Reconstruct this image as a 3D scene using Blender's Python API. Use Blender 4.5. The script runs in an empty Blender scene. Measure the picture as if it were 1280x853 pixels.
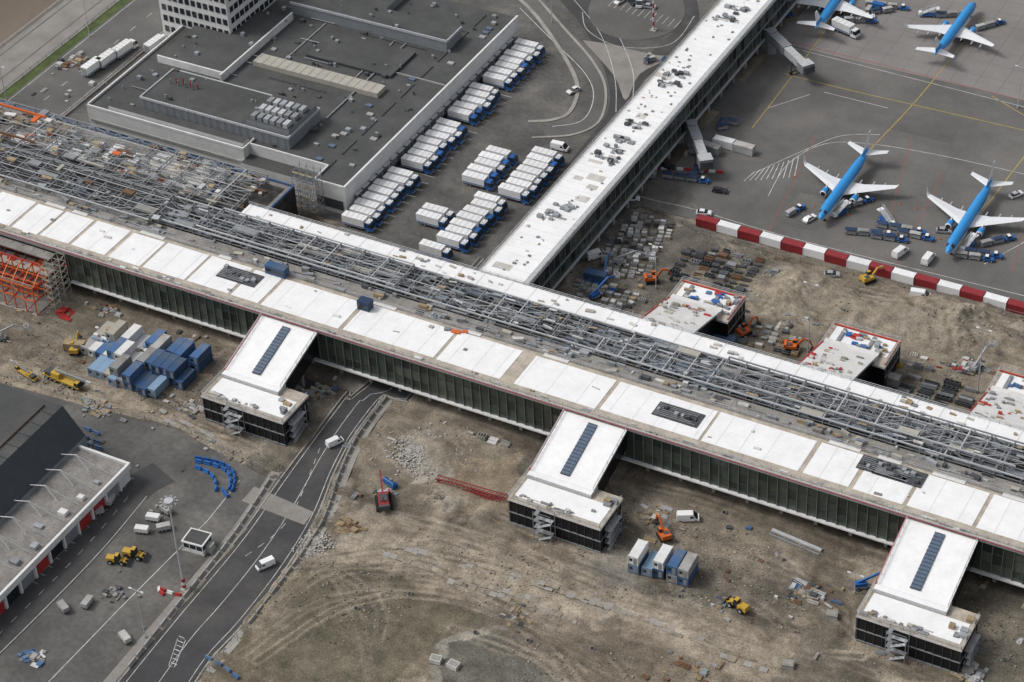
import bpy, math, random
import numpy as np
from mathutils import Vector, Matrix
random.seed(7)
R=random.random
U=random.uniform
# ------------------------------------------------------------------ survey frame
# site frame: X along the pier, Y across it, Z up. Axes recovered from the vanishing points of the photo.
F=2912.; H=380.
v1=np.array([-6430.,-1956.,F]); v2=np.array([2060.,-2436.,F])
XA=-v1/np.linalg.norm(v1); YA=v2/np.linalg.norm(v2)
ZA=np.cross(XA,YA); ZA/=np.linalg.norm(ZA); YA=np.cross(ZA,XA)
def site(u,v,z=0.):
    d=np.array([u-640.,v-426.,F]); t=(H-z)/(-(d@ZA))
    return (float(d@XA)*t, float(d@YA)*t)
def P(u,v,z=0.):
    x,y=site(u,v,z); return (x,y,z)
# ------------------------------------------------------------------ materials
M={}
def mat(name,col,rough=.8,metal=0.,var=.12,scale=.35,var2=.08,scale2=3.,bump=0.,rand=0.,spec=.3,stretch=None,dirt=None,dirtamt=.5):
    m=bpy.data.materials.new(name); m.use_nodes=True
    nt=m.node_tree; N=nt.nodes; L=nt.links
    b=N['Principled BSDF']
    b.inputs['Roughness'].default_value=rough; b.inputs['Metallic'].default_value=metal
    b.inputs['Specular IOR Level'].default_value=spec
    tc=N.new('ShaderNodeTexCoord'); src=tc.outputs['Object']
    if stretch:
        mp=N.new('ShaderNodeMapping'); mp.inputs['Scale'].default_value=stretch
        L.new(src,mp.inputs['Vector']); src=mp.outputs['Vector']
    n1=N.new('ShaderNodeTexNoise'); n1.inputs['Scale'].default_value=scale; n1.inputs['Detail'].default_value=6; n1.inputs['Roughness'].default_value=.62
    n2=N.new('ShaderNodeTexNoise'); n2.inputs['Scale'].default_value=scale2; n2.inputs['Detail'].default_value=3
    L.new(src,n1.inputs['Vector']); L.new(src,n2.inputs['Vector'])
    def ramp(inp,lo,hi):
        r=N.new('ShaderNodeMapRange'); r.inputs['From Min'].default_value=.3; r.inputs['From Max'].default_value=.7
        r.inputs['To Min'].default_value=lo; r.inputs['To Max'].default_value=hi; L.new(inp,r.inputs['Value']); return r.outputs[0]
    a=ramp(n1.outputs['Fac'],1-var,1+var); c=ramp(n2.outputs['Fac'],1-var2,1+var2)
    mu=N.new('ShaderNodeMath'); mu.operation='MULTIPLY'; L.new(a,mu.inputs[0]); L.new(c,mu.inputs[1]); fac=mu.outputs[0]
    if rand:
        oi=N.new('ShaderNodeObjectInfo'); r=N.new('ShaderNodeMapRange'); r.inputs['To Min'].default_value=1-rand; r.inputs['To Max'].default_value=1+rand*.5
        L.new(oi.outputs['Random'],r.inputs['Value']); m2=N.new('ShaderNodeMath'); m2.operation='MULTIPLY'; L.new(fac,m2.inputs[0]); L.new(r.outputs[0],m2.inputs[1]); fac=m2.outputs[0]
    vm=N.new('ShaderNodeVectorMath'); vm.operation='SCALE'
    vm.inputs[0].default_value=col
    if dirt:
        mx=N.new('ShaderNodeMix'); mx.data_type='RGBA'
        mx.inputs['A'].default_value=(*col,1); mx.inputs['B'].default_value=(*dirt,1)
        n3=N.new('ShaderNodeTexNoise'); n3.inputs['Scale'].default_value=scale*.6; n3.inputs['Detail'].default_value=8; n3.inputs['Roughness'].default_value=.7
        of=N.new('ShaderNodeVectorMath'); of.inputs[1].default_value=(31,17,5); L.new(src,of.inputs[0]); L.new(of.outputs[0],n3.inputs['Vector'])
        rr=N.new('ShaderNodeMapRange'); rr.inputs['From Min'].default_value=.45; rr.inputs['From Max'].default_value=.72; rr.inputs['To Max'].default_value=dirtamt
        L.new(n3.outputs['Fac'],rr.inputs['Value']); L.new(rr.outputs[0],mx.inputs['Factor']); L.new(mx.outputs['Result'],vm.inputs[0])
    L.new(fac,vm.inputs['Scale']); L.new(vm.outputs[0],b.inputs['Base Color'])
    if bump:
        bp=N.new('ShaderNodeBump'); bp.inputs['Strength'].default_value=bump; bp.inputs['Distance'].default_value=.1
        L.new(n2.outputs['Fac'],bp.inputs['Height']); L.new(bp.outputs[0],b.inputs['Normal'])
    M[name]=m; return m
mat('asphalt',(.115,.112,.108),.9,var=.22,scale=.05,var2=.1,scale2=1.5,dirt=(.17,.16,.14),dirtamt=.6)
mat('asphalt_dark',(.055,.055,.057),.85,var=.2,scale=.12,var2=.1,scale2=2,dirt=(.12,.112,.1),dirtamt=.5)
mat('asphalt_yard',(.09,.087,.082),.75,var=.35,scale=.07,var2=.15,scale2=.8,dirt=(.18,.168,.15),dirtamt=.8)
mat('apron_asphalt',(.145,.138,.13),.9,var=.2,scale=.05,var2=.06,scale2=1.2,dirt=(.09,.086,.08),dirtamt=.8)
mat('apron_concrete',(.225,.21,.2),.9,var=.12,scale=.06,var2=.06,scale2=1.5,dirt=(.15,.14,.13),dirtamt=.6)
mat('concrete',(.32,.305,.28),.9,var=.16,scale=.2,var2=.1,scale2=2,dirt=(.2,.18,.155),dirtamt=.7)
mat('paving',(.24,.225,.205),.9,var=.18,scale=.15,var2=.12,scale2=3)
mat('brown_field',(.16,.13,.1),.95,var=.2,scale=.03,stretch=(1,.2,1))
mat('grass',(.075,.1,.035),.95,var=.35,scale=.3,var2=.3,scale2=3)
mat('white_line',(.5,.5,.48),.8,var=.4,scale=.5)
mat('yellow_line',(.42,.32,.08),.8,var=.25,scale=.5)
mat('red_line',(.3,.1,.08),.8)
mat('membrane_white',(.82,.82,.82),.6,var=.04,scale=.25,var2=.02,scale2=1,dirt=(.66,.65,.63),dirtamt=.5)
mat('membrane_old',(.55,.53,.5),.7,var=.15,scale=.3,var2=.1,scale2=2,dirt=(.33,.3,.26),dirtamt=.8)
mat('roof_beige',(.44,.39,.32),.8,var=.2,scale=.5,var2=.15,scale2=3,dirt=(.26,.22,.18),dirtamt=.8)
mat('roof_grey',(.25,.237,.22),.8,var=.25,scale=.3,var2=.2,scale2=2,dirt=(.13,.12,.11),dirtamt=.7)
mat('roof_bitumen',(.068,.07,.068),.85,var=.2,scale=.12,var2=.08,scale2=1.5,dirt=(.105,.105,.1),dirtamt=.6)
mat('roof_tan',(.38,.36,.31),.8,var=.12,scale=.4)
mat('dark_void',(.035,.034,.033),.9,var=.4,scale=.4,dirt=(.13,.12,.1),dirtamt=.7)
mat('glass_a',(.055,.07,.055),.2,var=.35,scale=.3,spec=.55)
mat('glass_b',(.095,.11,.085),.25,var=.3,scale=.3,spec=.55)
mat('glass_c',(.03,.04,.033),.15,var=.3,scale=.3,spec=.55)
mat('glass_black',(.009,.01,.012),.25,spec=.35)
mat('glass_blue',(.09,.13,.19),.25,var=.2,scale=2,spec=.6)
mat('mullion',(.2,.205,.19),.5,metal=.1)
mat('steel',(.24,.25,.26),.6,metal=.1,var=.2,scale=1)
mat('steel_light',(.46,.47,.48),.55,metal=.1,var=.15,scale=1)
mat('steel_dark',(.07,.073,.078),.6,var=.3,scale=1)
mat('duct',(.34,.36,.38),.5,metal=.2,var=.15,scale=1)
mat('duct_bluegrey',(.18,.21,.25),.5,metal=.1,var=.2,scale=.6)
mat('metal_cladding',(.23,.245,.26),.55,metal=.1,var=.1,scale=.3)
mat('metal_cladding_dark',(.055,.062,.07),.6,var=.12,scale=.3)
mat('wall_white',(.68,.68,.67),.7,var=.06,scale=.3,dirt=(.48,.46,.43),dirtamt=.5)
mat('wall_grey',(.33,.33,.32),.8)
mat('paint_white',(.78,.78,.78),.45,var=.04,scale=1,rand=.1,dirt=(.6,.59,.57),dirtamt=.35)
mat('paint_blue',(.025,.12,.36),.4,rand=.25)
mat('paint_navy',(.025,.05,.11),.45,rand=.2)
mat('paint_red',(.42,.04,.035),.5,var=.12,rand=.2)
mat('paint_darkred',(.26,.03,.035),.55,var=.15)
mat('paint_orange',(.6,.13,.03),.5)
mat('paint_yellow',(.5,.32,.05),.5)
mat('paint_grey',(.3,.31,.32),.5,rand=.2)
mat('car_silver',(.45,.46,.47),.35,metal=.4)
mat('car_black',(.03,.03,.033),.3)
mat('container_blue',(.06,.13,.27),.55,var=.15,rand=.4,dirt=(.16,.18,.2),dirtamt=.7)
mat('container_lightblue',(.2,.3,.42),.55,rand=.3)
mat('container_grey',(.4,.4,.39),.55,rand=.4,dirt=(.25,.2,.15),dirtamt=.5)
mat('rubber',(.02,.02,.02),.9)
mat('plane_blue',(.035,.27,.62),.3,var=.03)
mat('plane_white',(.72,.73,.74),.35,var=.04)
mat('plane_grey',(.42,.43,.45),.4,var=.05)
mat('window',(.02,.025,.03),.1,spec=.6)
mat('timber',(.34,.26,.16),.85,var=.3,scale=1,rand=.2)
mat('rust',(.15,.085,.05),.85,var=.3,scale=1)
mat('rubble',(.36,.34,.31),.9,var=.35,scale=.8)
mat('tarp',(.5,.49,.46),.7,var=.25,scale=.6)
mat('mud_dark',(.09,.078,.06),.85,var=.3,scale=.6)
mat('mud_plate',(.29,.255,.2),.85,var=.3,scale=.6,dirt=(.18,.15,.11),dirtamt=.8)
mat('membrane_patch',(.64,.63,.61),.65,var=.1,scale=.3)
# ------------------------------------------------------------------ mesh builder
COL=bpy.context.scene.collection
class MB:
    def __init__(s): s.v=[];s.f=[];s.m=[];s.mats=[]
    def mi(s,n):
        if n not in s.mats: s.mats.append(n)
        return s.mats.index(n)
    def add(s,vs,fs,m):
        o=len(s.v); s.v+=[tuple(p) for p in vs]
        for k,f in enumerate(fs):
            s.f.append(tuple(o+i for i in f)); s.m.append(s.mi(m[k] if isinstance(m,(list,tuple)) else m))
    def hexa(s,b,t,m,top=None):
        s.add(list(b)+list(t),[(3,2,1,0),(0,1,5,4),(1,2,6,5),(2,3,7,6),(3,0,4,7),(4,5,6,7)],[m]*5+[top or m])
    def box(s,x0,x1,y0,y1,z0,z1,m,top=None):
        s.hexa([(x0,y0,z0),(x1,y0,z0),(x1,y1,z0),(x0,y1,z0)],[(x0,y0,z1),(x1,y0,z1),(x1,y1,z1),(x0,y1,z1)],m,top)
    def frus(s,a,z0,b,z1,m,top=None):
        s.hexa([(a[0],a[2],z0),(a[1],a[2],z0),(a[1],a[3],z0),(a[0],a[3],z0)],[(b[0],b[2],z1),(b[1],b[2],z1),(b[1],b[3],z1),(b[0],b[3],z1)],m,top)
    def obox(s,c,sx,sy,sz,ang,m,top=None):
        ca,sa=math.cos(ang),math.sin(ang); q=[]
        for dx,dy in((-1,-1),(1,-1),(1,1),(-1,1)):
            x,y=dx*sx/2,dy*sy/2; q.append((c[0]+x*ca-y*sa,c[1]+x*sa+y*ca))
        s.hexa([(x,y,c[2]) for x,y in q],[(x,y,c[2]+sz) for x,y in q],m,top)
    def beam(s,p,q,w,m,h=None):
        p=Vector(p);q=Vector(q);d=(q-p)
        if d.length<1e-4: return
        d.normalize(); up=Vector((0,0,1)) if abs(d.z)<.95 else Vector((1,0,0))
        a=d.cross(up).normalized()*w/2; b=a.cross(d).normalized()*(h or w)/2
        s.hexa([p-a-b,p+a-b,p+a+b,p-a+b],[q-a-b,q+a-b,q+a+b,q-a+b],m)
    def cyl(s,p,q,r,m,n=8,r2=None):
        p=Vector(p);q=Vector(q);d=(q-p).normalized(); up=Vector((0,0,1)) if abs(d.z)<.95 else Vector((1,0,0))
        a=d.cross(up).normalized(); b=a.cross(d).normalized(); r2=r if r2 is None else r2
        vs=[p+(a*math.cos(2*math.pi*i/n)+b*math.sin(2*math.pi*i/n))*r for i in range(n)]+[q+(a*math.cos(2*math.pi*i/n)+b*math.sin(2*math.pi*i/n))*r2 for i in range(n)]
        fs=[(i,(i+1)%n,n+(i+1)%n,n+i) for i in range(n)]+[tuple(range(n-1,-1,-1)),tuple(range(n,2*n))]
        s.add(vs,fs,m)
    def prism(s,pts,z0,z1,m,top=None):
        n=len(pts); s.add([(x,y,z0) for x,y in pts]+[(x,y,z1) for x,y in pts],[(i,(i+1)%n,n+(i+1)%n,n+i) for i in range(n)]+[tuple(range(n,2*n))],[m]*n+[top or m])
    def sideprism(s,prof,y0,y1,m):
        n=len(prof); s.add([(x,y0,z) for x,z in prof]+[(x,y1,z) for x,z in prof],[(i,(i+1)%n,n+(i+1)%n,n+i) for i in range(n)]+[tuple(range(n-1,-1,-1)),tuple(range(n,2*n))],m)
    def loft(s,rings,fn):
        n=len(rings[0]); o=len(s.v)
        for r in rings: s.v+=[tuple(p) for p in r]
        for i in range(len(rings)-1):
            for j in range(n):
                s.f.append((o+i*n+j,o+i*n+(j+1)%n,o+(i+1)*n+(j+1)%n,o+(i+1)*n+j)); s.m.append(s.mi(fn(i,j)))
        s.f.append(tuple(o+j for j in range(n))); s.m.append(s.mi(fn(0,0)))
        s.f.append(tuple(o+(len(rings)-1)*n+j for j in range(n))); s.m.append(s.mi(fn(len(rings)-2,0)))
    def rail(s,pts,h=1.1,w=.09,m='steel_light',step=2.5):
        for a,b in zip(pts,pts[1:]):
            a=Vector(a);b=Vector(b);L=(b-a).length;n=max(1,int(L/step))
            for i in range(n+1):
                p=a.lerp(b,i/n); s.beam(p,p+Vector((0,0,h)),w,m)
            for k in(.55,1): s.beam(a+Vector((0,0,h*k)),b+Vector((0,0,h*k)),w,m)
    def mesh(s,name,smooth=False):
        me=bpy.data.meshes.new(name); me.from_pydata(s.v,[],s.f)
        for n in s.mats: me.materials.append(M[n])
        me.polygons.foreach_set('material_index',s.m)
        if smooth: me.polygons.foreach_set('use_smooth',[True]*len(s.f))
        me.validate(); me.update(); return me
    def obj(s,name,loc=(0,0,0),rot=0,smooth=False):
        return inst(s.mesh(name,smooth),name,loc,rot)
def inst(me,name,loc,rot=0.,sc=1.):
    o=bpy.data.objects.new(name,me); o.location=(loc[0],loc[1],loc[2] if len(loc)>2 else 0.); o.rotation_euler=(0,0,rot); o.scale=(sc,sc,sc)
    COL.objects.link(o); return o
def smoothpts(pts,n=8):
    out=[]; p=[pts[0]]+list(pts)+[pts[-1]]
    for i in range(1,len(p)-2):
        for k in range(n):
            t=k/n; a,b,c,d=[np.array(q) for q in p[i-1:i+3]]
            out.append(tuple(.5*((2*b)+(-a+c)*t+(2*a-5*b+4*c-d)*t*t+(-a+3*b-3*c+d)*t**3)))
    out.append(tuple(pts[-1])); return out
def ribbon_quads(mb,pts,w,z,m,dash=None):
    pts=[Vector((p[0],p[1],0)) for p in pts]; acc=0
    for i in range(len(pts)-1):
        a,b=pts[i],pts[i+1]; d=(b-a); L=d.length
        if L<1e-5: continue
        d.normalize()
        def nrm(k):
            k0=max(0,k-1);k1=min(len(pts)-1,k+1); t=(pts[k1]-pts[k0]).normalized(); return Vector((-t.y,t.x,0))*w/2
        if not dash:
            na,nb=nrm(i),nrm(i+1)
            mb.add([(a-na).to_tuple()[:2]+(z,),(b-nb).to_tuple()[:2]+(z,),(b+nb).to_tuple()[:2]+(z,),(a+na).to_tuple()[:2]+(z,)],[(0,1,2,3)],m)
        else:
            s=0; per=dash[0]+dash[1]; nn=Vector((-d.y,d.x,0))*w/2
            while s<L:
                ph=(acc+s)%per
                if ph<dash[0]:
                    e=min(L,s+dash[0]-ph); p0=a+d*s;p1=a+d*e
                    mb.add([(p.x,p.y,z) for p in(p0-nn,p1-nn,p1+nn,p0+nn)],[(0,1,2,3)],m); s=e+1e-3
                else: s+=per-ph
            acc+=L
def ribbon(name,px,w,z,m,smooth=True,world=False,dash=None):
    pts=px if world else [site(*p) for p in px]
    if smooth: pts=smoothpts(pts)
    mb=MB(); ribbon_quads(mb,pts,w,z,m,dash); return mb.obj(name)
def flat(name,pts,z,m):
    mb=MB(); mb.add([(x,y,z) for x,y in pts],[tuple(range(len(pts)))],m); return mb.obj(name)
def S(px): return [site(*p) for p in px]

# ------------------------------------------------------------------ terrain
yardpoly=S([(-250,470),(0,478),(100,505),(215,533),(335,598),(352,600),(300,668),(225,758),(150,853),(60,960),(-300,960)])
roadL=smoothpts(S([(90,930),(150,853),(225,762),(300,672),(350,602),(395,542),(436,488)]))+[(-269,372),(-268,380),(-268,440)]
roadR=smoothpts(S([(150,1010),(225,880),(262,823),(300,782),(352,715),(392,650),(416,590),(440,545),(480,492)]))+[(-255,378),(-255,400),(-255,440)]
roadpoly=roadL+roadR[::-1]
PAVED=[yardpoly,roadpoly,[(-312,430),(-256.5,430),(-256.5,900),(-312,900)],[(-239,481),(300,481),(300,900),(-239,900)],
       S([(700,340),(760,260),(800,262),(870,275),(1100,330),(1100,200),(800,150)]),[(-418,438),(-312,438),(-312,900),(-418,900)],[(-461,400),(-418,400),(-418,900),(-461,900)]]
fx=np.arange(-395,-70,.45); fy=np.arange(245,485,.45)
xs=np.concatenate([[-6000,-3000,-1500,-900,-700,-600],np.arange(-560,-395,4.),fx,np.arange(-69,60,6.),[100,200,500,1500,4000]])
ys=np.concatenate([[-4000,-1500,-300,50,150,200,225],fy,np.arange(487,760,6.),[850,1000,1500,3000,8000]])
GX,GY=np.meshgrid(xs,ys)
def vn(X,Y,sc,seed):
    g=np.random.default_rng(seed).random((256,256)); x=X/sc; y=Y/sc
    xi=np.floor(x).astype(int); yi=np.floor(y).astype(int); a=x-xi; b=y-yi; a=a*a*(3-2*a); b=b*b*(3-2*b)
    g00=g[yi%256,xi%256];g10=g[yi%256,(xi+1)%256];g01=g[(yi+1)%256,xi%256];g11=g[(yi+1)%256,(xi+1)%256]
    return (g00*(1-a)+g10*a)*(1-b)+(g01*(1-a)+g11*a)*b
def fbm(X,Y,sc,seed,o=4):
    s=0;w=0
    for i in range(o): s=s+vn(X,Y,sc/2**i,seed+i)*.55**i; w+=.55**i
    return s/w
def inpoly(X,Y,poly):
    r=np.zeros(X.shape,bool); n=len(poly)
    for i in range(n):
        x1,y1=poly[i];x2,y2=poly[(i+1)%n]
        if y1==y2: continue
        c=((y1>Y)!=(y2>Y))&(X<(x2-x1)*(Y-y1)/(y2-y1)+x1); r^=c
    return r
JX=GX+(fbm(GX,GY,9,11)-.5)*10; JY=GY+(fbm(GX,GY,9,21)-.5)*10
base=np.array([.225,.19,.145]); C=np.ones(GX.shape+(3,))*base
def blend(mask,col,a=1.):
    mk=(mask.astype(float)*a)[...,None]; C[:]=C*(1-mk)+np.array(col)*mk
n=fbm(GX,GY,34,40,6); blend(np.clip((n-.46)*9,0,1),(.12,.102,.078),.85)
n=fbm(GX,GY,20,45,6); blend(np.clip((n-.54)*9,0,1),(.19,.18,.16),.8)
n=fbm(GX,GY,16,50,6); blend(np.clip((n-.56)*9,0,1),(.31,.27,.21),.65)
n=fbm(GX*.35,GY*1.6,9,60,5); blend(np.clip((n-.54)*8,0,1),(.33,.285,.225),.6)
n=fbm(GX*.3,GY*1.8,7,65,5); blend(np.clip((n-.54)*9,0,1),(.085,.073,.058),.7)
n=fbm(GX*1.2,GY*.5,10,68,5); blend(np.clip((n-.6)*12,0,1),(.07,.062,.052),.7)
zones=[([(330,735),(470,690),(560,760),(700,853),(250,853),(260,800)],(.15,.128,.09),.7),
 ([(400,700),(520,700),(600,780),(500,853),(330,853),(330,760)],(.125,.112,.08),.65),
 ([(545,800),(600,784),(660,792),(705,830),(720,870),(540,870)],(.29,.27,.235),.75),
 ([(560,808),(605,793),(650,800),(692,835),(700,870),(560,870)],(.1,.095,.078),.85),
 ([(430,640),(640,660),(800,740),(1000,800),(1000,853),(700,853),(600,760),(440,690)],(.27,.225,.17),.45),
 ([(430,662),(640,690),(860,780),(1000,820),(990,832),(700,760),(440,700)],(.35,.3,.23),.55),
 ([(560,740),(720,770),(860,830),(860,853),(700,853),(600,790)],(.15,.125,.095),.6),
 ([(480,500),(560,500),(640,560),(620,640),(460,620),(440,570)],(.2,.175,.135),.6),
 ([(560,575),(650,570),(640,650),(540,640)],(.25,.2,.14),.7),
 ([(850,610),(1060,680),(1060,800),(900,750),(780,680)],(.16,.138,.108),.65),
 ([(780,680),(900,700),(1000,740),(960,760),(800,740)],(.105,.093,.076),.6),
 ([(620,665),(700,690),(760,720),(740,735),(640,700)],(.13,.11,.085),.5),
 ([(0,380),(120,370),(260,420),(300,500),(200,520),(0,450)],(.16,.138,.108),.65),
 ([(0,440),(130,480),(320,560),(300,585),(100,510),(0,480)],(.32,.27,.205),.5),
 ([(360,440),(440,460),(400,545),(340,590),(320,560)],(.13,.115,.09),.7),
 ([(920,360),(1060,350),(1130,420),(980,440)],(.3,.255,.19),.6),
 ([(700,330),(800,265),(870,280),(960,330),(900,380),(760,400)],(.12,.11,.095),.85),
 ([(960,400),(1100,430),(1220,480),(1200,510),(1000,450)],(.13,.115,.092),.6),
 ([(1060,380),(1280,420),(1280,500),(1120,480)],(.23,.195,.15),.5),
 ([(950,300),(1290,392),(1290,410),(1000,345)],(.2,.17,.13),.6),
 ([(500,560),(550,540),(560,600),(510,600)],(.36,.335,.29),.5),
 ([(535,612),(560,605),(580,625),(555,640)],(.3,.28,.25),.7),
 ([(1000,790),(1060,760),(1060,853),(960,853)],(.13,.115,.092),.7),
 ([(1210,740),(1300,740),(1300,900),(1200,850)],(.13,.115,.092),.7)]
for px,c,a in zones: blend(inpoly(JX,JY,S(px)),c,a)
def track(px,w,col,a,pair=2.1):
    pts=smoothpts(S(px),6)
    xsn=[p[0] for p in pts]; ysn=[p[1] for p in pts]
    i0,i1=np.searchsorted(xs,[min(xsn)-5,max(xsn)+5]); j0,j1=np.searchsorted(ys,[min(ysn)-5,max(ysn)+5])
    if i1<=i0 or j1<=j0: return
    gx=GX[j0:j1,i0:i1]+(JX-GX)[j0:j1,i0:i1]*.12; gy=GY[j0:j1,i0:i1]; D=np.full(gx.shape,1e9)
    for (x1,y1),(x2,y2) in zip(pts,pts[1:]):
        dx,dy=x2-x1,y2-y1; L2=dx*dx+dy*dy+1e-9
        t=np.clip(((gx-x1)*dx+(gy-y1)*dy)/L2,0,1)
        D=np.minimum(D,np.hypot(gx-x1-t*dx,gy-y1-t*dy))
    e=np.abs(D-pair/2) if pair else D
    mk=(np.clip(1-e/w,0,1)*a*np.clip(fbm(gx,gy,12,5,3)*2.2-.4,0,1))[...,None]
    C[j0:j1,i0:i1]=C[j0:j1,i0:i1]*(1-mk)+np.array(col)*mk
for px in [[(400,700),(560,690),(760,760),(900,830)],[(420,720),(560,720),(700,790),(800,860)],[(480,640),(640,690),(800,760),(1000,800),(1060,810)],
  [(0,400),(90,420),(200,500),(330,560)],[(10,440),(150,490),(300,545)],[(880,690),(960,700),(1050,740),(1060,790)],[(800,600),(900,640),(1060,700)],
  [(900,300),(1000,380),(1120,470)],[(930,410),(1000,350),(1100,380),(1280,430)],[(420,690),(470,760),(460,853)],
  [(590,790),(640,800),(690,830),(700,870)],[(1200,800),(1240,820),(1290,830)],[(640,690),(800,750),(1000,820),(1100,853)],
  [(300,820),(420,760),(560,750),(700,800)],[(840,740),(900,790),(1050,830)],[(330,780),(420,720),(500,715),(620,760),(760,853)],
  [(960,320),(1100,360),(1280,410)],[(940,360),(1060,420),(1180,440),(1290,470)],[(480,520),(520,580),(600,640),(760,690)],[(780,640),(860,700),(960,790),(1000,853)]]:
    for k in range(4):
        o=[(u+U(-26,26),v+U(-13,13)) for u,v in px]; track(o,U(.45,.7),random.choice([(.085,.073,.058),(.33,.285,.225),(.11,.095,.07)]),U(.3,.75))
fine=fbm(GX,GY,2.2,80,3); med=fbm(GX,GY,6,85,4); C*= (0.72+.56*fine)[...,None]*(.75+.5*med)[...,None]
pav=np.zeros(GX.shape,bool)
for p in PAVED: pav|=inpoly(GX,GY,p)
Z=(fbm(GX,GY,6,90,4)-.45)*.9
inner=(GX>-400)&(GX<-60)&(GY>240)&(GY<486); Z=np.where(inner,Z,-.06)
for u,v,rr,h in [(1000,366,9,2.6),(985,375,6,1.8),(1170,402,11,3.2),(1195,412,8,2.4),(1060,388,7,1.5),(1250,430,8,1.7),(702,348,6,2.5),(965,398,5,1.4),(528,566,7,.8),
   (560,628,6,1.8),(900,690,5,1.1),(940,700,6,1.),(1150,440,9,1.2),(330,760,8,.6),(1240,790,7,1.1),(1090,400,7,1.6),(880,350,5,.6),(1210,395,6,1.8),(1130,385,6,1.4),(1030,352,5,1.4),(545,565,4,1.2),(610,650,4,.9),(1000,700,5,1)]:
    x,y=site(u,v); d=np.hypot(JX-x,JY-y)/rr; m=np.exp(-d*d*1.6); Z+=m*h*(.6+.8*fbm(GX,GY,2.5,99,3)); blend(np.clip(m*1.3,0,1),(.27,.235,.18),.45)
Z=np.where(pav,-.1,Z)
Z=np.where((GY>372)&(GY<428)&(~pav),np.minimum(Z,.1),Z)
nx,ny=len(xs),len(ys); me=bpy.data.meshes.new('ground')
co=np.stack([GX,GY,Z],-1).reshape(-1,3)
idx=np.arange(nx*ny).reshape(ny,nx); q=np.stack([idx[:-1,:-1],idx[:-1,1:],idx[1:,1:],idx[1:,:-1]],-1).reshape(-1,4)
me.vertices.add(len(co)); me.vertices.foreach_set('co',co.ravel().astype(np.float32))
me.loops.add(q.size); me.loops.foreach_set('vertex_index',q.ravel().astype(np.int32))
me.polygons.add(len(q)); me.polygons.foreach_set('loop_start',np.arange(0,q.size,4,dtype=np.int32)); me.polygons.foreach_set('loop_total',np.full(len(q),4,dtype=np.int32))
me.update(calc_edges=True)
ca=me.color_attributes.new('Col','FLOAT_COLOR','POINT')
ca.data.foreach_set('color',np.concatenate([C.reshape(-1,3),np.ones((nx*ny,1))],1).ravel().astype(np.float32))
gm=mat('ground_dirt',(.2,.2,.2),.95,var=.25,scale=.25,var2=.32,scale2=2.2,bump=.9,spec=.15)
nt=gm.node_tree; at=nt.nodes.new('ShaderNodeVertexColor'); at.layer_name='Col'
vmn=[n_ for n_ in nt.nodes if n_.type=='VECT_MATH' and n_.operation=='SCALE'][0]; nt.links.new(at.outputs['Color'],vmn.inputs[0])
me.materials.append(gm); g=bpy.data.objects.new('ground',me); COL.objects.link(g)
# loose stones and clods on the site
rg=np.random.default_rng(5); mb=MB(); cnt=0
while cnt<7000:
    X_=rg.uniform(-380,-75,4000); Y_=rg.uniform(250,478,4000); dn=fbm(X_,Y_,14,130,4); k_=(dn>.52)
    for p in PAVED: k_&=~inpoly(X_,Y_,p)
    k_&=~((Y_>376)&(Y_<420))
    for x,y in zip(X_[k_],Y_[k_]):
        i_=np.searchsorted(xs,x)-1; j_=np.searchsorted(ys,y)-1; z=Z[j_,i_]; s_=U(.1,.32)
        mb.obox((x,y,z-.05),s_*U(.8,1.8),s_,s_*.8,U(0,3),random.choice(['rubble','mud_dark','mud_dark','mud_plate','concrete'])); cnt+=1
        if cnt>=7000: break
mb.obj('loose_stones')

# ------------------------------------------------------------------ pavements
flat('asphalt_yard_pavement',yardpoly,.03,'asphalt_yard')
flat('access_road',roadpoly,.05,'asphalt_dark')
flat('truck_yard_pavement',[(-312,430),(-256.5,430),(-256.5,900),(-312,900)],.03,'asphalt_yard')
flat('apron_pavement',[(-239,481),(300,481),(300,577),(-239,577)],.03,'apron_asphalt')
flat('apron_concrete_pavement',[(-239,577),(300,577),(300,900),(-239,900)],.03,'apron_concrete')
flat('service_pavement',S([(700,345),(755,262),(800,258),(848,262),(890,268),(820,200)])+[(-239,481.0)],.036,'asphalt_yard')
flat('warehouse_yard_pavement',[(-418,438),(-312,438),(-312,900),(-418,900)],.02,'asphalt_yard')
flat('brown_field_ground',[(-900,380),(-461,380),(-461,900),(-900,900)],.03,'brown_field')
flat('concrete_road',[(-461,400),(-443.5,400),(-443.5,900),(-461,900)],.04,'paving')
flat('grass_verge',[(-443.5,400),(-440,400),(-440,900),(-443.5,900)],.06,'grass')
flat('service_road',[(-440,400),(-418,400),(-418,900),(-440,900)],.035,'asphalt')
mb=MB()
for x in(-439,-429,-419): ribbon_quads(mb,[(x,400),(x,800)],.2,.05,'white_line',None if x!=-429 else (3,6))
for x in(-458,-449): ribbon_quads(mb,[(x,400),(x,800)],.5,.055,'asphalt')
mb.obj('road_markings')
mb=MB(); mb.rail([(-443.8,410,.04),(-443.8,640,.04)],.9,.12,'steel',4); mb.rail([(-461.2,410,.04),(-461.2,640,.04)],.9,.12,'steel_light',4); mb.obj('guard_rail')
mb=MB()
mb.box(-417.6,-417.2,438,640,0,.6,'concrete'); mb.rail([(-417.4,438,.6),(-417.4,640,.6)],1.4,.07,'steel',3); mb.obj('yard_fence')
mb=MB()
def off(pts,k,other): return [(a[0]*(1-k)+b[0]*k,a[1]*(1-k)+b[1]*k) for a,b in zip(pts,other)]
def resamp(pts,n=60):
    a=np.array([p[:2] for p in pts]); d=np.r_[0,np.cumsum(np.hypot(*np.diff(a,axis=0).T))]; t=np.linspace(0,d[-1],n)
    return list(zip(np.interp(t,d,a[:,0]),np.interp(t,d,a[:,1])))
rl,rr_=resamp(roadL),resamp(roadR)
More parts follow.
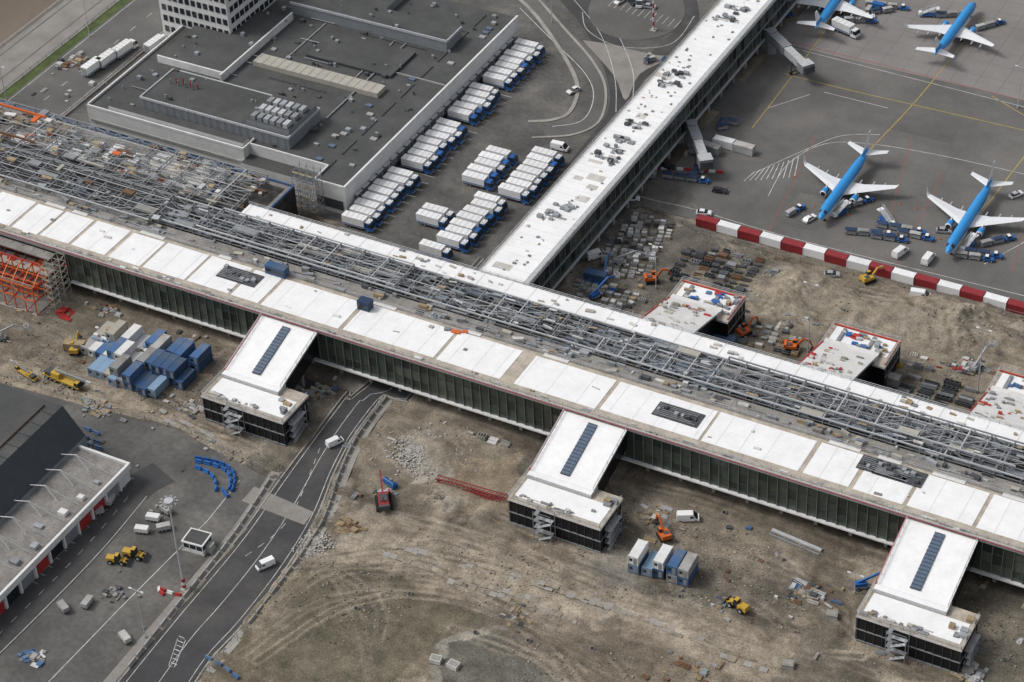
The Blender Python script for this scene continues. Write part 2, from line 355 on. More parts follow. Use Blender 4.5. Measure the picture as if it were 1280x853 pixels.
for k,w,ds in((.07,.16,None),(.93,.16,None),(.5,.16,None)): ribbon_quads(mb,off(rl,k,rr_),w,.066,'white_line',ds)
for i in range(7):
    a=site(214+i*1.6,828-i*5.5); b=site(221+i*1.6,831-i*5.5); ribbon_quads(mb,[a,b],.2,.068,'white_line')
ribbon_quads(mb,S([(211,832),(222,798),(232,800),(218,834),(211,832)]),.14,.0685,'white_line')
ribbon_quads(mb,smoothpts(S([(400,560),(360,650),(300,700)])),.16,.069,'white_line',(2,2))
mb.obj('access_road_markings')
mb=MB()
for pts,o in((rl,-.4),(rr_,.4)):
    L=[Vector((*p,0)) for p in pts]
    for i in range(len(L)-1):
        d=(L[i+1]-L[i]).normalized(); nn=Vector((-d.y,d.x,0))*(-o)
        mb.beam(L[i]+nn+Vector((0,0,.06)),L[i+1]+nn+Vector((0,0,.06)),.4,'concrete',.22)
mb.obj('road_kerb')
flat('brick_crossing_paving',S([(318,608),(392,640),(380,656),(302,626)]),.075,'paving')
ribbon('footpath',[(486,500),(452,548),(432,592),(408,652),(366,712),(316,775),(262,840)],2.2,.11,'concrete')
ribbon('verge_path',[(345,590),(292,668),(215,760),(130,860)],2.6,.09,'paving')
ribbon('yard_road',[(-40,830),(40,752),(110,680),(165,615),(205,590)],9.5,.055,'asphalt_dark')
mb=MB()
for dx in(-1,1): ribbon_quads(mb,[(x+dx*4.4*.95,y+dx*.4) for x,y in smoothpts(S([(-40,830),(40,752),(110,680),(165,615)]))],.16,.07,'white_line')
ribbon_quads(mb,smoothpts(S([(-40,830),(40,752),(110,680),(165,615)])),.15,.07,'white_line',(2,3))
for i in range(14):
    x,y=site(28+i*9.3,722-i*10); ribbon_quads(mb,[(x,y),(x+4.5,y)],.15,.071,'white_line')
ribbon_quads(mb,S([(60,853),(150,760),(260,650),(300,600)]),.2,.045,'white_line')
mb.obj('yard_road_markings')
ribbon('perimeter_road',[(655,-20),(690,30),(735,75),(752,110),(745,145),(715,160),(680,165)],6,.045,'asphalt')
ribbon('perimeter_road',[(690,-30),(745,30),(775,90),(778,140),(735,200),(690,260),(640,310)],9,.048,'asphalt_dark')
ribbon('perimeter_road',[(850,-30),(860,30),(830,65),(790,100),(775,140)],7,.05,'asphalt_dark')
flat('traffic_island',smoothpts(S([(728,50),(760,55),(815,68),(838,72),(800,92),(782,125),(768,95),(728,50)]),4),.062,'paving')
isl=smoothpts(S([(745,-10),(735,15),(750,38),(790,50),(835,42),(856,18),(850,-12)]),5)
mb=MB(); mb.prism(isl,0,.14,'concrete','asphalt'); mb.obj('roundabout_island')
mb=MB()
for px in ([(650,10),(690,50),(730,90),(742,120),(728,150),(690,158)],): ribbon_quads(mb,smoothpts(S(px)),.25,.064,'white_line')
for px in ([(700,-20),(748,38),(768,95),(770,140)],[(728,-20),(760,20),(790,85),(790,130)],[(728,15),(735,38),(775,58),(838,55),(868,20)]): ribbon_quads(mb,smoothpts(S(px)),.2,.066,'white_line')
for i in range(12):
    a=site(760+i*7.5,8+i*2.5); ribbon_quads(mb,[a,(a[0],a[1]+5)],.15,.15,'white_line')
for k in range(30):
    y=436+k*3.6; ribbon_quads(mb,[(-311,y),(-299,y)],.15,.052,'white_line')
mb.obj('yard_markings')
mb=MB()
pts=[Vector((*p,0)) for p in smoothpts(S([(640,-10),(672,22),(708,75),(722,110),(712,140),(690,150),(660,152)]))]
for a,b in zip(pts,pts[1:]): mb.beam(a+Vector((0,0,.1)),b+Vector((0,0,.1)),1.2,'concrete',.25)
pts=[Vector((*p,0)) for p in smoothpts(S([(665,-10),(705,35),(742,78),(757,112),(750,150),(718,168),(665,172)]))]
for a,b in zip(pts,pts[1:]): mb.beam(a+Vector((0,0,.1)),b+Vector((0,0,.1)),.8,'concrete',.25)
mb.obj('yard_kerb')
mb=MB()
def ln(px,w,m,ds=None,sm=True): ribbon_quads(mb,smoothpts(S(px)) if sm else S(px),w,.048,m,ds)
for px in([(1090,-40),(1030,40),(990,95),(940,160)],[(1230,20),(1150,120),(1085,190),(1060,225)],[(980,92),(1060,112),(1160,135),(1290,165)],[(1300,170),(1235,255),(1215,290)],[(1240,120),(1290,150)]): ln(px,.26,'yellow_line')
for px in([(960,245),(985,205),(1030,180),(1090,180),(1180,195),(1300,222)],[(795,195),(778,225),(800,245),(870,262),(1000,300),(1290,372)],[(945,215),(1000,190),(1050,170),(1100,168)],[(1285,300),(1230,330)],[(1030,115),(1110,135)],[(960,135),(1012,118)]): ln(px,.2,'white_line')
ln([(940,40),(1290,128)],.3,'red_line',None,False); ln([(945,48),(1290,136)],.2,'white_line',None,False)
for i in range(10): ribbon_quads(mb,S([(930+i*7,226-i*.5),(944+i*6,214-i*2)]),.22,.049,'white_line')
for cx in(1060,1220):
    for s_ in(-1,1): ln([(cx+s_*75-30,300 if cx<1100 else 340),(cx+s_*60+20,170 if cx<1100 else 215)],.18,'red_line',None,False)
for k in range(22):
    y=577+k*7.5; ribbon_quads(mb,[(-238,y),(60,y)],.12,.04,'asphalt')
for k in range(36):
    x=-236+k*7.5; ribbon_quads(mb,[(x,577.5),(x,740)],.12,.041,'asphalt')
for k in range(6): x=U(-235,-100); ribbon_quads(mb,[(x,482),(x+U(-2,2),576)],.14,.04,'asphalt')
for k in range(3): y=U(490,570); ribbon_quads(mb,[(-238,y),(-60,y)],.14,.0395,'asphalt')
mb.obj('apron_markings')
for px in([(905,95),(960,110),(940,150),(885,135)],[(1000,240),(1040,250),(1020,290),(975,280)],[(1120,140),(1200,160),(1190,180),(1110,160)],[(880,190),(960,205),(935,245),(860,230)]):
    flat('asphalt_repair_patch',S(px),.038,random.choice(['asphalt','asphalt','apron_asphalt']))

# ------------------------------------------------------------------ main pier
mb=MB(); X0,X1=-480,-10
mb.box(X0,X1,379.4,416.5,4.2,13.6,'dark_void'); mb.box(X0,X1,378.4,379.9,13.6,14.6,'steel_light')
mb.box(X0,X1,378,394.0,14.6,15.0,'roof_beige','roof_beige')
mb.box(X0,X1,394.0,399.0,14.6,15.02,'roof_grey','roof_grey')
mb.box(X0,-100,399.0,412,12.6,12.9,'dark_void','dark_void'); mb.box(-100,X1,399,417.5,14.6,15.0,'roof_beige','roof_beige')
mb.box(-327,-100,411.6,417.5,14.5,15.0,'steel_light','membrane_white'); mb.box(X0,-327,412,417.5,12.6,13.0,'dark_void','roof_grey')
mb.box(X0,X1,377.75,378,14.7,15.35,'steel_light'); mb.box(X0,X1,377.6,377.72,14.9,15.05,'paint_red')
us=[-20,28,62,100,146,190,245,300,338,438,556,640,652,757,885,1010,1072,1140,1228,1300,1380]
for a,b in zip(us,us[1:]):
    xa=site(a,262+.309*a,15)[0]; xb=site(b,262+.309*b,15)[0]
    if a in(640,): continue
    g1,g2=U(.3,.8),U(.3,.8); mb.box(xa+g1,xb-g2,380.6+U(0,.5),393.2-U(0,.6),15.0,15.1,'membrane_patch','membrane_white')
    if R()<.6: mb.box(xa+2,xa+2+U(3,8),393.3,394.6,15.1,15.16,'membrane_patch')
mb.box(-100,-20,399.5,412,15.0,15.1,'membrane_patch','membrane_white')
for k in range(26):
    x=U(-390,-30); y=U(379.4,393); mb.obox((x,y,15.1),U(.5,2.5),U(.3,1.),.05+U(0,.3),U(-.2,.2),random.choice(['membrane_old','roof_tan','membrane_patch','roof_grey']))
for k in range(90):
    x=U(-400,-20); mb.obox((x,U(378.3,380.2),15.0),U(.5,3),U(.2,.7),U(.1,.5),0,random.choice(['tarp','timber','steel','membrane_white','roof_tan','roof_grey']))
x=X0
while x<X1:
    x+=U(5,9); mb.box(x,x+.1,380.6,393.2,15.1,15.13,'membrane_patch')
x=-361.; k=0
while x<X1:
    big=vn(np.array([x]),np.array([3.]),12,77)[0]
    for z0,z1 in((4.3,7.4),(7.4,10.5),(10.5,13.6)):
        mm=random.choice(['glass_a','glass_a','glass_b' if big>.5 else 'glass_a','glass_c']); mb.add([(x,379.2,z0),(x+2.5,379.2,z0),(x+2.5,379.2,z1),(x,379.2,z1)],[(0,1,2,3)],mm)
    mb.box(x-.06,x+.06,378.85,379.19,4.3,13.6,'mullion')
    x+=2.5
for z in(7.4,10.5): mb.box(-361,X1,379.06,379.18,z-.05,z+.05,'steel_dark')
mb.box(-361,X1,378.3,379.6,3.8,4.18,'wall_white')
x=-470
while x<X1:
    mb.box(x-.4,x+.4,381,381.8,0,4.2,'concrete'); mb.box(x-.3,x+.3,390,390.6,0,4.2,'concrete'); x+=8.8
for a,b in((-480,-272),(-250,X1)): mb.box(a,b,385,385.5,-.2,4.2,'steel'); mb.box(a,b,411,411.5,-.2,4.2,'steel_dark')
mb.rail([(X0,378.5,15),(X1,378.5,15)]); mb.rail([(X0,394.3,15),(X1,394.3,15)],1.1,.07); mb.rail([(-327,417.2,15),(X1,417.2,15)])
for z in(9.0,13.2): mb.box(X0,-361.5,378.8,379.3,z-.5,z,'paint_red' if z<13 else 'steel_light')
mb.obj('airport_pier_building')

def ahu(mb,x,y,z,L,w,h,m):
    mb.box(x,x+L,y-w/2,y+w/2,z+.25,z+h,m); mb.box(x-.05,x+L+.05,y-w/2-.05,y+w/2+.05,z,z+.25,'steel_dark')
    n=max(1,int(L/1.6))
    for i in range(n): mb.cyl((x+(i+.5)*L/n,y,z+h),(x+(i+.5)*L/n,y,z+h+.25),.5,'steel',10); mb.cyl((x+(i+.5)*L/n,y,z+h+.25),(x+(i+.5)*L/n,y,z+h+.27),.4,'dark_void',10)
    for i in range(int(L/.5)): mb.box(x+.1+i*.5,x+.35+i*.5,y-w/2-.04,y-w/2-.01,z+.5,z+h-.3,'steel_dark')
mb=MB()
for k in range(230):
    x=U(-420,-20); y=U(394.8,398.6); mb.obox((x,y,15.02),U(.4,3.),U(.3,1.2),U(.15,1.2),random.choice([0,0,0,U(-.5,.5)]),random.choice(['steel','steel_dark','duct','tarp','timber','paint_grey','duct_bluegrey','roof_grey','roof_tan']))
for k in range(40):
    x=U(-420,-60); y=U(395.2,398); mb.cyl((x,y,15.3),(x+U(3,9),y,15.3),.12,random.choice(['steel','duct']),6)
for u,v in((300,345),(848,518),(1105,585),(1125,592)):
    x,y=site(u,v,15.2)
    mb.box(x-6,x+6,y-2.6,y+2.6,15.1,15.3,'steel_dark')
    for i in range(8): mb.cyl((x-5.5,y-2.2+i*.62,15.6),(x+U(1,5.5),y-2.2+i*.62,15.6),.12,'steel',6)
    for i in range(7): mb.obox((x-5+i*1.6,y+U(-1.5,1.5),15.3),U(.6,1.2),1.0,U(.4,1.1),0,random.choice(['steel_dark','duct','steel_dark']))
mb.obj('rooftop_plant_equipment')
for u,v,m_,nm in((347,342,'container_blue','roof_site_container'),(457,385,'paint_navy','roof_site_container')):
    mb=MB(); L=6 if u<400 else 3.4; mb.box(-L/2,L/2,-1.25,1.25,.15,2.6,m_); mb.box(-L/2-.05,L/2+.05,-1.3,1.3,2.6,2.72,m_); mb.box(-L/2,L/2,-1.3,-1.26,.9,1.9,'window')
    for a in(-1,1):
        for b in(-1,1): mb.box(a*L/2-.1,a*L/2+.1,b*1.2-.1,b*1.2+.1,0,.15,'steel')
    mb.obj(nm,P(u,v,15.05))
mb=MB(); x,y=site(570,415,15.1); mb.obox((x,y,15.05),2.4,1.2,.4,.1,'paint_orange'); mb.obox((x+2,y+1,15.05),1.4,1,.3,.4,'paint_orange'); mb.obox((x-2.5,y,15.05),1.6,1.2,.6,.4,'steel'); mb.obj('orange_roofing_material_pallets')

def truss(name,xa,xb,y0,y1,zt,zb,step,dens=1.,nl=4,gap=0.):
    mb=MB(); n=int((xb-xa)/step); yl=[y0+(y1-y0)*i/nl for i in range(nl+1)]
    for i in range(n+1):
        x=xa+i*step+U(-.5,.5)*min(1,gap*5)
        st=random.choice(['steel','steel_light','steel']); ya_,yb_=(y0,y1) if R()>gap else (y0,y0+(y1-y0)*random.choice([.5,.75]))
        mb.beam((x,ya_,zt),(x,yb_,zt),.28,st); mb.beam((x,ya_,zb),(x,yb_,zb),.2,'steel')
        for j in range(nl*2):
            ya=y0+(y1-y0)*j/(nl*2); yb=y0+(y1-y0)*(j+1)/(nl*2)
            mb.beam((x,ya,zb if j%2 else zt),(x,yb,zt if j%2 else zb),.12,'steel')
        for y in(y0,y1,(y0+y1)/2): mb.beam((x,y,12.9),(x,y,zt),.26,'steel')
        if i<n:
            for j in range(nl):
                r_=R()
                if r_<.35: mb.beam((x,yl[j],zt),(x+step,yl[j+1],zt),.13,'steel_light')
                elif r_<.7: mb.beam((x,yl[j+1],zt),(x+step,yl[j],zt),.13,'steel')
            for q in range(1,5): 
                if R()<dens*.6: 
                    a_=random.randint(0,nl-1); b_=random.randint(a_+1,nl); mb.beam((x+step*q/5,yl[a_],zt+.1),(x+step*q/5,yl[b_],zt+.1),.11,random.choice(['steel','steel','steel_light']))
            if R()<.22: # deck plates / catwalk
                j=random.randint(0,nl-1); mb.box(x+.2,x+step-.2,yl[j]+.2,yl[j]+U(.9,2.2),zt+.2,zt+.27,random.choice(['steel','roof_grey','steel_light','roof_tan']))
    for j,y in enumerate(yl):
        mb.beam((xa,y,zt+.05),(xb,y,zt+.05),.32 if j in(0,nl) else .2,'steel_light' if j%2==0 else 'steel'); mb.beam((xa,y,zb),(xb,y,zb),.16,'steel')
    return mb.obj(name)
truss('roof_steel_truss',-346,-101,399.6,410.2,16.4,15.2,6.1,1,4,.1)
truss('roof_steel_truss',-478,-346.5,397.5,410.2,16.8,15.4,6.9,.9,5,.2)
truss('roof_steel_truss',-478,-330,411.5,431,15.2,14.0,7.4,.9,7,.35)
truss('roof_steel_truss',-330,-270,399.9,409.8,17.6,16.5,7.5,.5)
truss('roof_steel_truss',-180,-104,401.5,409.8,17.7,16.6,5.2,.8,3,.2)
mb=MB()
for k in range(230):
    x=U(-346,-106) if R()<.6 else U(-230,-106); y=U(400.3,410.3); L=U(3,13); z=U(13.3,15.1)
    if R()<.45: mb.box(x,min(x+L,-101),y-.4,y+.4,z,z+U(.5,.9),random.choice(['duct','duct_bluegrey','steel','duct_bluegrey']))
    else: mb.cyl((x,y,z),(min(x+L,-101),y,z),U(.12,.38),random.choice(['duct','steel_light','steel','duct_bluegrey']),8)
for k in range(150):
    x=U(-460,-106); y=U(400.5,410.); mb.obox((x,y,12.9),U(1.,4),U(.8,2.2),U(.8,2.4),0,random.choice(['duct','steel','steel_dark','roof_grey','paint_grey','membrane_patch','duct_bluegrey']))
for k in range(46): ahu(mb,U(-346,-112) if k%2 else U(-225,-112),random.choice([402.2,405.2,408.3]),12.9,U(3,6.5),2.1,U(1.6,2.7),random.choice(['duct','duct_bluegrey','metal_cladding']))
for k in range(34):
    x=U(-340,-110); z=U(14,15.0); mb.beam((x,400,z),(x,410.5,z),.5,random.choice(['duct','duct_bluegrey']),.4)
mb.obj('roof_ductwork')
mb=MB()
for k in range(120):
    x=U(-340,-104); y=U(399.8,409.8); mb.obox((x,y,16.72),U(.8,3.4),U(.3,.8),U(.08,.4),random.choice([0,0,U(-.3,.3)]),random.choice(['steel_light','steel','duct','timber','tarp','duct_bluegrey']))
for k in range(50):
    x=U(-325,-104); mb.obox((x,U(412.3,416.8),15.02),U(.6,2.4),U(.3,1.),U(.1,.6),U(-.2,.2),random.choice(['tarp','steel','membrane_old','timber','roof_tan']))
x=-326
while x<-24: mb.box(x,x+.15,411.8,417.4,15.0,15.06,'membrane_patch'); x+=U(5,9)
mb.obj('roof_cladding_panels')

mb=MB()
mb.box(-480,-325,417.8,436,-.2,9.6,'dark_void','roof_grey')
mb.box(-480,-325,435.6,436,9.6,10.3,'container_blue'); mb.box(-325.3,-324.9,417.8,435.6,9.6,10.3,'container_blue'); mb.box(-345,-344.6,420,435.6,9.6,10.2,'container_blue')
for a,b,c,d in((-470,-441,419,434),(-437,-420,420,433),(-418,-404,419,428),(-402,-386,419,432),(-384,-372,421,434)):
    x=a
    while x<b-2.5: mb.box(x,x+U(2.2,3.6),c+U(0,1),d-U(0,3),9.6,9.85,'membrane_patch',random.choice(['membrane_white','membrane_white','membrane_patch','steel_dark'])); x+=4.1
mb.box(-370,-347,419,434,9.6,9.75,'tarp','membrane_old'); mb.box(-342,-327,420,434,9.6,9.7,'dark_void','dark_void')
for k in range(170):
    x=U(-470,-328); y=U(418.5,435); mb.obox((x,y,9.7),U(.8,3.8),U(.4,1.6),U(.2,1.4),random.choice([0,0,U(-.6,.6)]),random.choice(['timber','steel','tarp','rust','steel_dark','membrane_patch','roof_tan','duct','paint_orange']))
for k in range(14): mb.obox((-440+k*1.8,430+U(-1,1),10),1.6,U(3,5),U(.4,1.4),0,'timber')
for x0,y0 in((-448,421),(-428,428),(-455,426),(-405,430)):
    for k in range(5): mb.obox((x0+k*1.5,y0,11),1.3,4.2,.8+.2*(k%2),0,'timber' if k%2 else 'roof_tan')
mb.beam((-452,424,15.9),(-425,424,15.9),.6,'rust'); mb.beam((-425,416,15.9),(-400,416,15.9),.5,'rust'); mb.beam((-440,428,15.9),(-405,428,15.9),.5,'paint_orange')
for k in range(60): # panels and planks lying on the steelwork
    x=U(-470,-335); y=random.choice([U(398,409),U(412,430)]); z=16.95 if y<410 else 15.35
    mb.obox((x,y,z),U(1,4),U(.4,2.2),U(.08,.5),random.choice([0,0,math.pi/2,.2]),random.choice(['timber','roof_tan','steel_light','membrane_patch','rust','steel','duct','paint_orange']))
for k in range(16):
    x=U(-470,-340); y=U(412,429)
    for dx in(0,2.4):
        for dy in(0,1.2): mb.beam((x+dx,y+dy,9.6),(x+dx,y+dy,17.2),.1,'steel_light')
    for z in(11.6,13.6,15.6,17.1): mb.beam((x,y,z),(x+2.4,y,z),.08,'steel_light'); mb.box(x,x+2.4,y,y+1.2,z-.06,z-.01,'timber' if k%2 else 'steel')
mb.obj('pier_annex_building')
def scaffold(name,x0,x1,y0,y1,z1,m='steel',st=2.5):
    mb=MB(); nx_=max(1,round((x1-x0)/st)); ny_=max(1,round((y1-y0)/st)); nz=int(z1/2)
    for i in range(nx_+1):
        for j in range(ny_+1):
            x=x0+(x1-x0)*i/nx_; y=y0+(y1-y0)*j/ny_; mb.beam((x,y,0),(x,y,z1),.13,m)
    for k in range(1,nz+1):
        z=k*2
        for i in range(nx_+1):
            x=x0+(x1-x0)*i/nx_; mb.beam((x,y0,z),(x,y1,z),.1,m)
        for j in range(ny_+1):
            y=y0+(y1-y0)*j/ny_; mb.beam((x0,y,z),(x1,y,z),.1,m)
        mb.box(x0,x1,y0,y0+.7,z-.06,z-.01,'timber' if k%2 else m)
        mb.beam((x0,y0,z-2),(x1,y0,z),.09,m); mb.beam((x1,y0,z-2),(x1,y1,z),.09,m)
    return mb.obj(name)
scaffold('scaffolding_tower',-326,-319,436.5,441,15); scaffold('scaffolding_tower',-363,-360.4,370,377.4,15,'roof_tan',2.4)
mb=MB()
for z in(.2,): mb.box(-392,-364,366,378,z-.2,z,'concrete')
for z in(4.3,8.6): mb.box(-392,-364,373,378,z-.25,z,'dark_void','roof_tan')
mb.box(-392,-364,375,378,12.6,12.9,'steel','roof_grey')
for i in range(9):
    x=-392+i*3.5
    for y,zz in((366.5,8.6),(372,12.9),(377.5,13)): mb.beam((x,y,0),(x,y,zz),.28,'paint_orange' if y<377 else 'rust')
    for z in(4.3,8.6): mb.beam((x,366.5,z),(x,377.5,z),.3,'paint_red')
    mb.beam((x,366.5,8.6),(x,372,12.9),.26,'paint_orange')
for z in(4.3,8.6):
    for y in(366.5,369,372): mb.beam((-392,y,z+.2),(-364,y,z+.2),.3,'paint_orange')
mb.beam((-392,372,12.9),(-364,372,12.9),.35,'paint_red')
for i in range(8):
    x=-392+i*3.5; z=0 if i%2 else 4.3
    mb.beam((x,366.4,z),(x+3.5,366.4,z+4.3),.2,'paint_red'); mb.beam((x,366.4,z+4.3),(x+3.5,366.4,z),.14,'steel_light')
for k in range(22): x=U(-391,-366); mb.obox((x,U(373.5,377),random.choice([.2,4.3,8.6])),U(1,3),U(.2,.8),U(.5,1.6),0,random.choice(['paint_orange','paint_red','roof_tan','steel_light']))
mb.rail([(-392,366.5,8.8),(-364,366.5,8.8)],1.1,.1,'roof_tan'); mb.obj('formwork_frame_under_construction')

# ------------------------------------------------------------------ bridge houses
def stub(x0,north=False,wid=17.7,bw=24.5):
    mb=MB()
    Y=(lambda y:y) if not north else (lambda y: 417.5+(378-y))
    def bx(xa,xb,ya,yb,za,zb,m,top=None):
        a,b=sorted((Y(ya),Y(yb))); mb.box(xa,xb,a,b,za,zb,m,top)
    xa,xb=x0+.8,x0+wid
    def slab(xl,xr,ya,za,yb,zb,th,m,top=None):
        b=[(xl,Y(yb),zb-th),(xr,Y(yb),zb-th),(xr,Y(ya),za-th),(xl,Y(ya),za-th)]; t=[(p[0],p[1],p[2]+th) for p in b]
        if north: b=[b[3],b[2],b[1],b[0]]; t=[t[3],t[2],t[1],t[0]]
        mb.hexa(b,t,m,top)
    wt='membrane_white' if not north else 'membrane_patch'
    slab(xa+.3,xb-.3,378.2,13.6,360,8.6,5.6,'glass_black')
    slab(xa,xb,378.0,14.2,360,9.2,.6,'steel_light',wt)
    xm=(xa+xb)/2
    if not north:
        slab(xm-1.2,xm+1.2,376.5,14.05,361.5,10.0,.35,'steel_dark','glass_blue')
        for i in range(16):
            y=376.5-i; z=14.1-(376.5-y)*(4.05/15)+.03; mb.beam((xm-1.25,Y(y),z),(xm+1.25,Y(y),z),.1,'steel_dark')
    slab(xa-.35,xa-.1,378,14.4,360,9.4,.5,'paint_red')
    if not north: mb.rail([(xa+.1,378,14.2),(xa+.1,360,9.2)]); mb.rail([(xb-.1,378,14.2),(xb-.1,360,9.2)])
    x1=x0+bw
    bx(x0+.3,x1-.3,350.4,361.5,-.2,7.4,'glass_black')
    bx(x0-.1,x1,350.0,362,7.4,8.0,'wall_white','roof_beige'); bx(x0+1,x1-1,351.5,358.2,8.0,8.1,'membrane_patch','membrane_white')
    bx(xa-.1,xb+.1,358.4,362,8.0,9.15,'steel_light',wt)
    bx(x0-.1,x0+.3,350.4,362,.3,7.4,'metal_cladding_dark')
    for i in range(13):
        x=x0+.3+i*(bw-.6)/12; bx(x-.05,x+.05,350.2,350.39,0,7.4,'metal_cladding_dark')
    for i in range(6): y=351+i*2; mb.box(x1-.29,x1-.15,Y(y)-.05,Y(y)+.05,0,7.4,'metal_cladding_dark')
    for z in(.3,3.7): bx(x0,x1-.1,350.1,350.38,z-.08,z+.08,'steel')
    mb.box(x1-.29,x1-.1,min(Y(350.5),Y(361)),max(Y(350.5),Y(361)),3.62,3.78,'steel')
    mb.rail([(x0,Y(350.2),8),(x1-.2,Y(350.2),8),(x1-.2,Y(361.5),8)]); mb.rail([(x0,Y(350.2),8),(x0,Y(361.5),8)])
    if north:
        mb.box(x0,x1,Y(351.2),Y(350.8),8.02,8.3,'paint_red'); mb.box(x1-.6,x1-.25,Y(361),Y(351.3),8.02,8.3,'paint_red')
        for k in range(16): mb.obox((U(x0+2,x1-2),Y(U(351.6,357.5)),8.12),U(.6,2.4),U(.4,1.2),U(.2,.9),U(-.3,.3),random.choice(['paint_blue','paint_red','timber','tarp','container_blue','steel']))
        for x in(x0+3,x0+11): mb.box(x,x+.9,Y(358),Y(352),8.1,8.5,'steel')
    for k in range(20 if not north else 34):
        y=U(350.8,352.4) if not north else U(362,377); zz=8.02 if not north else 9.2+(y-360)*5/18
        mb.obox((U(x0+1,xb-1),Y(y),zz),U(.5,2.),U(.3,.9),U(.1,.7),0,random.choice(['tarp','timber','steel','roof_tan','roof_grey','tarp','paint_red' if north else 'steel']))
    for k in range(5): mb.obox((U(x1-5,x1-1),Y(U(353,360)),8.1),U(.8,2),U(.6,1.5),U(.4,1.2),0,random.choice(['steel','duct','timber']))
    for y in(372,366): 
        for x in(xa+2,xb-2): mb.cyl((x,Y(y),-.2),(x,Y(y),6.5+(y-366)*.2),.4,'concrete')
    if not north:
        for fl in range(4):
            z=fl*2.; xx=x0+9
            mb.beam((xx,349.2 if fl%2 else 348.2,z),(xx+3.4,349.2 if fl%2 else 348.2,z+2) if fl%2==0 else (xx+3.4,349.2,z),.9,'steel_light',.12)
            mb.box(xx-1,xx,347.6,349.8,z+1.9,z+2,'steel')
        for x in(x0+8,x0+12.6):
            for y in(347.6,349.8): mb.beam((x,y,0),(x,y,9),.12,'steel')
        for z in(2,4,6,8.9):
            for y in(347.6,349.8): mb.beam((x0+8,y,z),(x0+12.6,y,z),.08,'steel')
        for z in(2,4,6): mb.rail([(x1+.3,352,z),(x1+.3,358,z)],1,.08,'steel'); mb.box(x1,x1+1.6,352,358,z-.1,z,'steel')
        for y in(352,355,358): mb.beam((x1+1.5,y,0),(x1+1.5,y,8),.12,'steel')
        for fl in range(3): mb.beam((x1+1,352,fl*2),(x1+1,358,fl*2+2),.8,'steel_light',.1)
    mb.obj('boarding_bridge_house')
for x in(-298,-210,-122,-34): stub(x)
for x in(-209,-166,-122): stub(x,True,15,18)

# ------------------------------------------------------------------ connector pier
mb=MB()
mb.box(-254.5,-241,417.6,720,4.6,14.3,'metal_cladding_dark'); mb.box(-255.2,-240.2,417.6,720,14.3,15,'steel_light','membrane_old'); mb.box(-254.6,-242.0,418,720,15,15.08,'membrane_patch','membrane_white')
mb.box(-241.6,-240.4,417.6,720,15,15.3,'steel_light')
y=418
while y<720:
    for z0,z1 in((4.8,9),(9.2,13.8)): mb.add([(-240.97,y,z0),(-240.97,y+3,z0),(-240.97,y+3,z1),(-240.97,y,z1)],[(0,1,2,3)],random.choice(['glass_c','glass_c','glass_black','glass_a']))
    mb.box(-240.96,-240.86,y-.04,y+.04,4.6,14.3,'steel'); mb.box(-254.9,-254.5,y-.08,y+.08,4.6,14.3,'steel')
    if int(y)%9<3: mb.box(-242.5,-241.7,y,y+.8,0,4.6,'concrete'); mb.box(-254,-253.2,y,y+.8,0,4.6,'concrete')
    mb.box(-254.4,-242.2,y+1,y+1.1,15.08,15.1,'membrane_patch'); y+=3
mb.box(-240.95,-240.3,417.6,720,4.3,4.55,'steel_light'); mb.box(-240.95,-240.5,417.6,720,8.95,9.12,'steel')
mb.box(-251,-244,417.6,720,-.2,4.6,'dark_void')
mb.rail([(-255.1,418,15),(-255.1,715,15)],1.,.07); mb.rail([(-240.3,418,15),(-240.3,715,15)],1.,.07)
for yy in(447,452,478,483,488,497,520,526,560,566,603):
    for k in range(8): mb.obox((U(-252,-245),yy+U(-2,2),15.08),U(.6,1.8),U(.5,1.4),U(.3,1.),0,random.choice(['steel','duct','steel_dark','paint_grey']))
    mb.cyl((-251,yy,15.3),(-245,yy+.5,15.3),.14,'steel',6)
for k in range(110): mb.obox((U(-254,-243),U(420,640),15.08),U(.2,.9),U(.2,.9),U(.1,.4),0,random.choice(['membrane_old','steel','roof_grey','timber']))
for k in range(20): mb.obox((U(-253,-244),U(420,640),15.09),U(2,6),U(1,3),.03,0,'membrane_old')
mb.obj('connecting_pier_building')
# passenger boarding bridges on the apron side
def jetbridge(y,ang,L,name='passenger_boarding_bridge'):
    mb=MB(); mb.cyl((2,0,0),(2,0,8),1.6,'steel',14); mb.box(0,2,-1.4,1.4,4.8,7.6,'metal_cladding','steel_light')
    mb.beam((2,0,6.2),(L*.55,0,5.6),3.0,'metal_cladding',2.8); mb.beam((L*.45,0,5.7),(L,0,5.0),2.5,'steel_light',2.4); mb.box(L-.5,L+3,-2,2,3.8,6.6,'metal_cladding','steel_light'); mb.box(L+3,L+3.6,-1.8,1.8,3.9,6.2,'steel_dark')
    for s_ in(-1,1): mb.beam((L*.8,s_*1.7,.6),(L*.8,s_*1.5,4.4),.3,'steel_dark'); mb.cyl((L*.8,s_*1.7-.3,.5),(L*.8,s_*1.7+.3,.5),.5,'rubber',12)
    mb.beam((L*.8,-1.7,.9),(L*.8,1.7,.9),.4,'steel_dark'); mb.beam((L-.5,2.1,4.2),(L-5,2.1,.1),.8,'steel',.15); mb.rail([(L-.5,2.5,4.2),(L-5,2.5,.1)],.9,.07,'steel_light')
    mb.obj(name,(-240.2,y,.03),ang)
jetbridge(516,-.9,17); jetbridge(572,-.6,20); jetbridge(640,-.4,22)

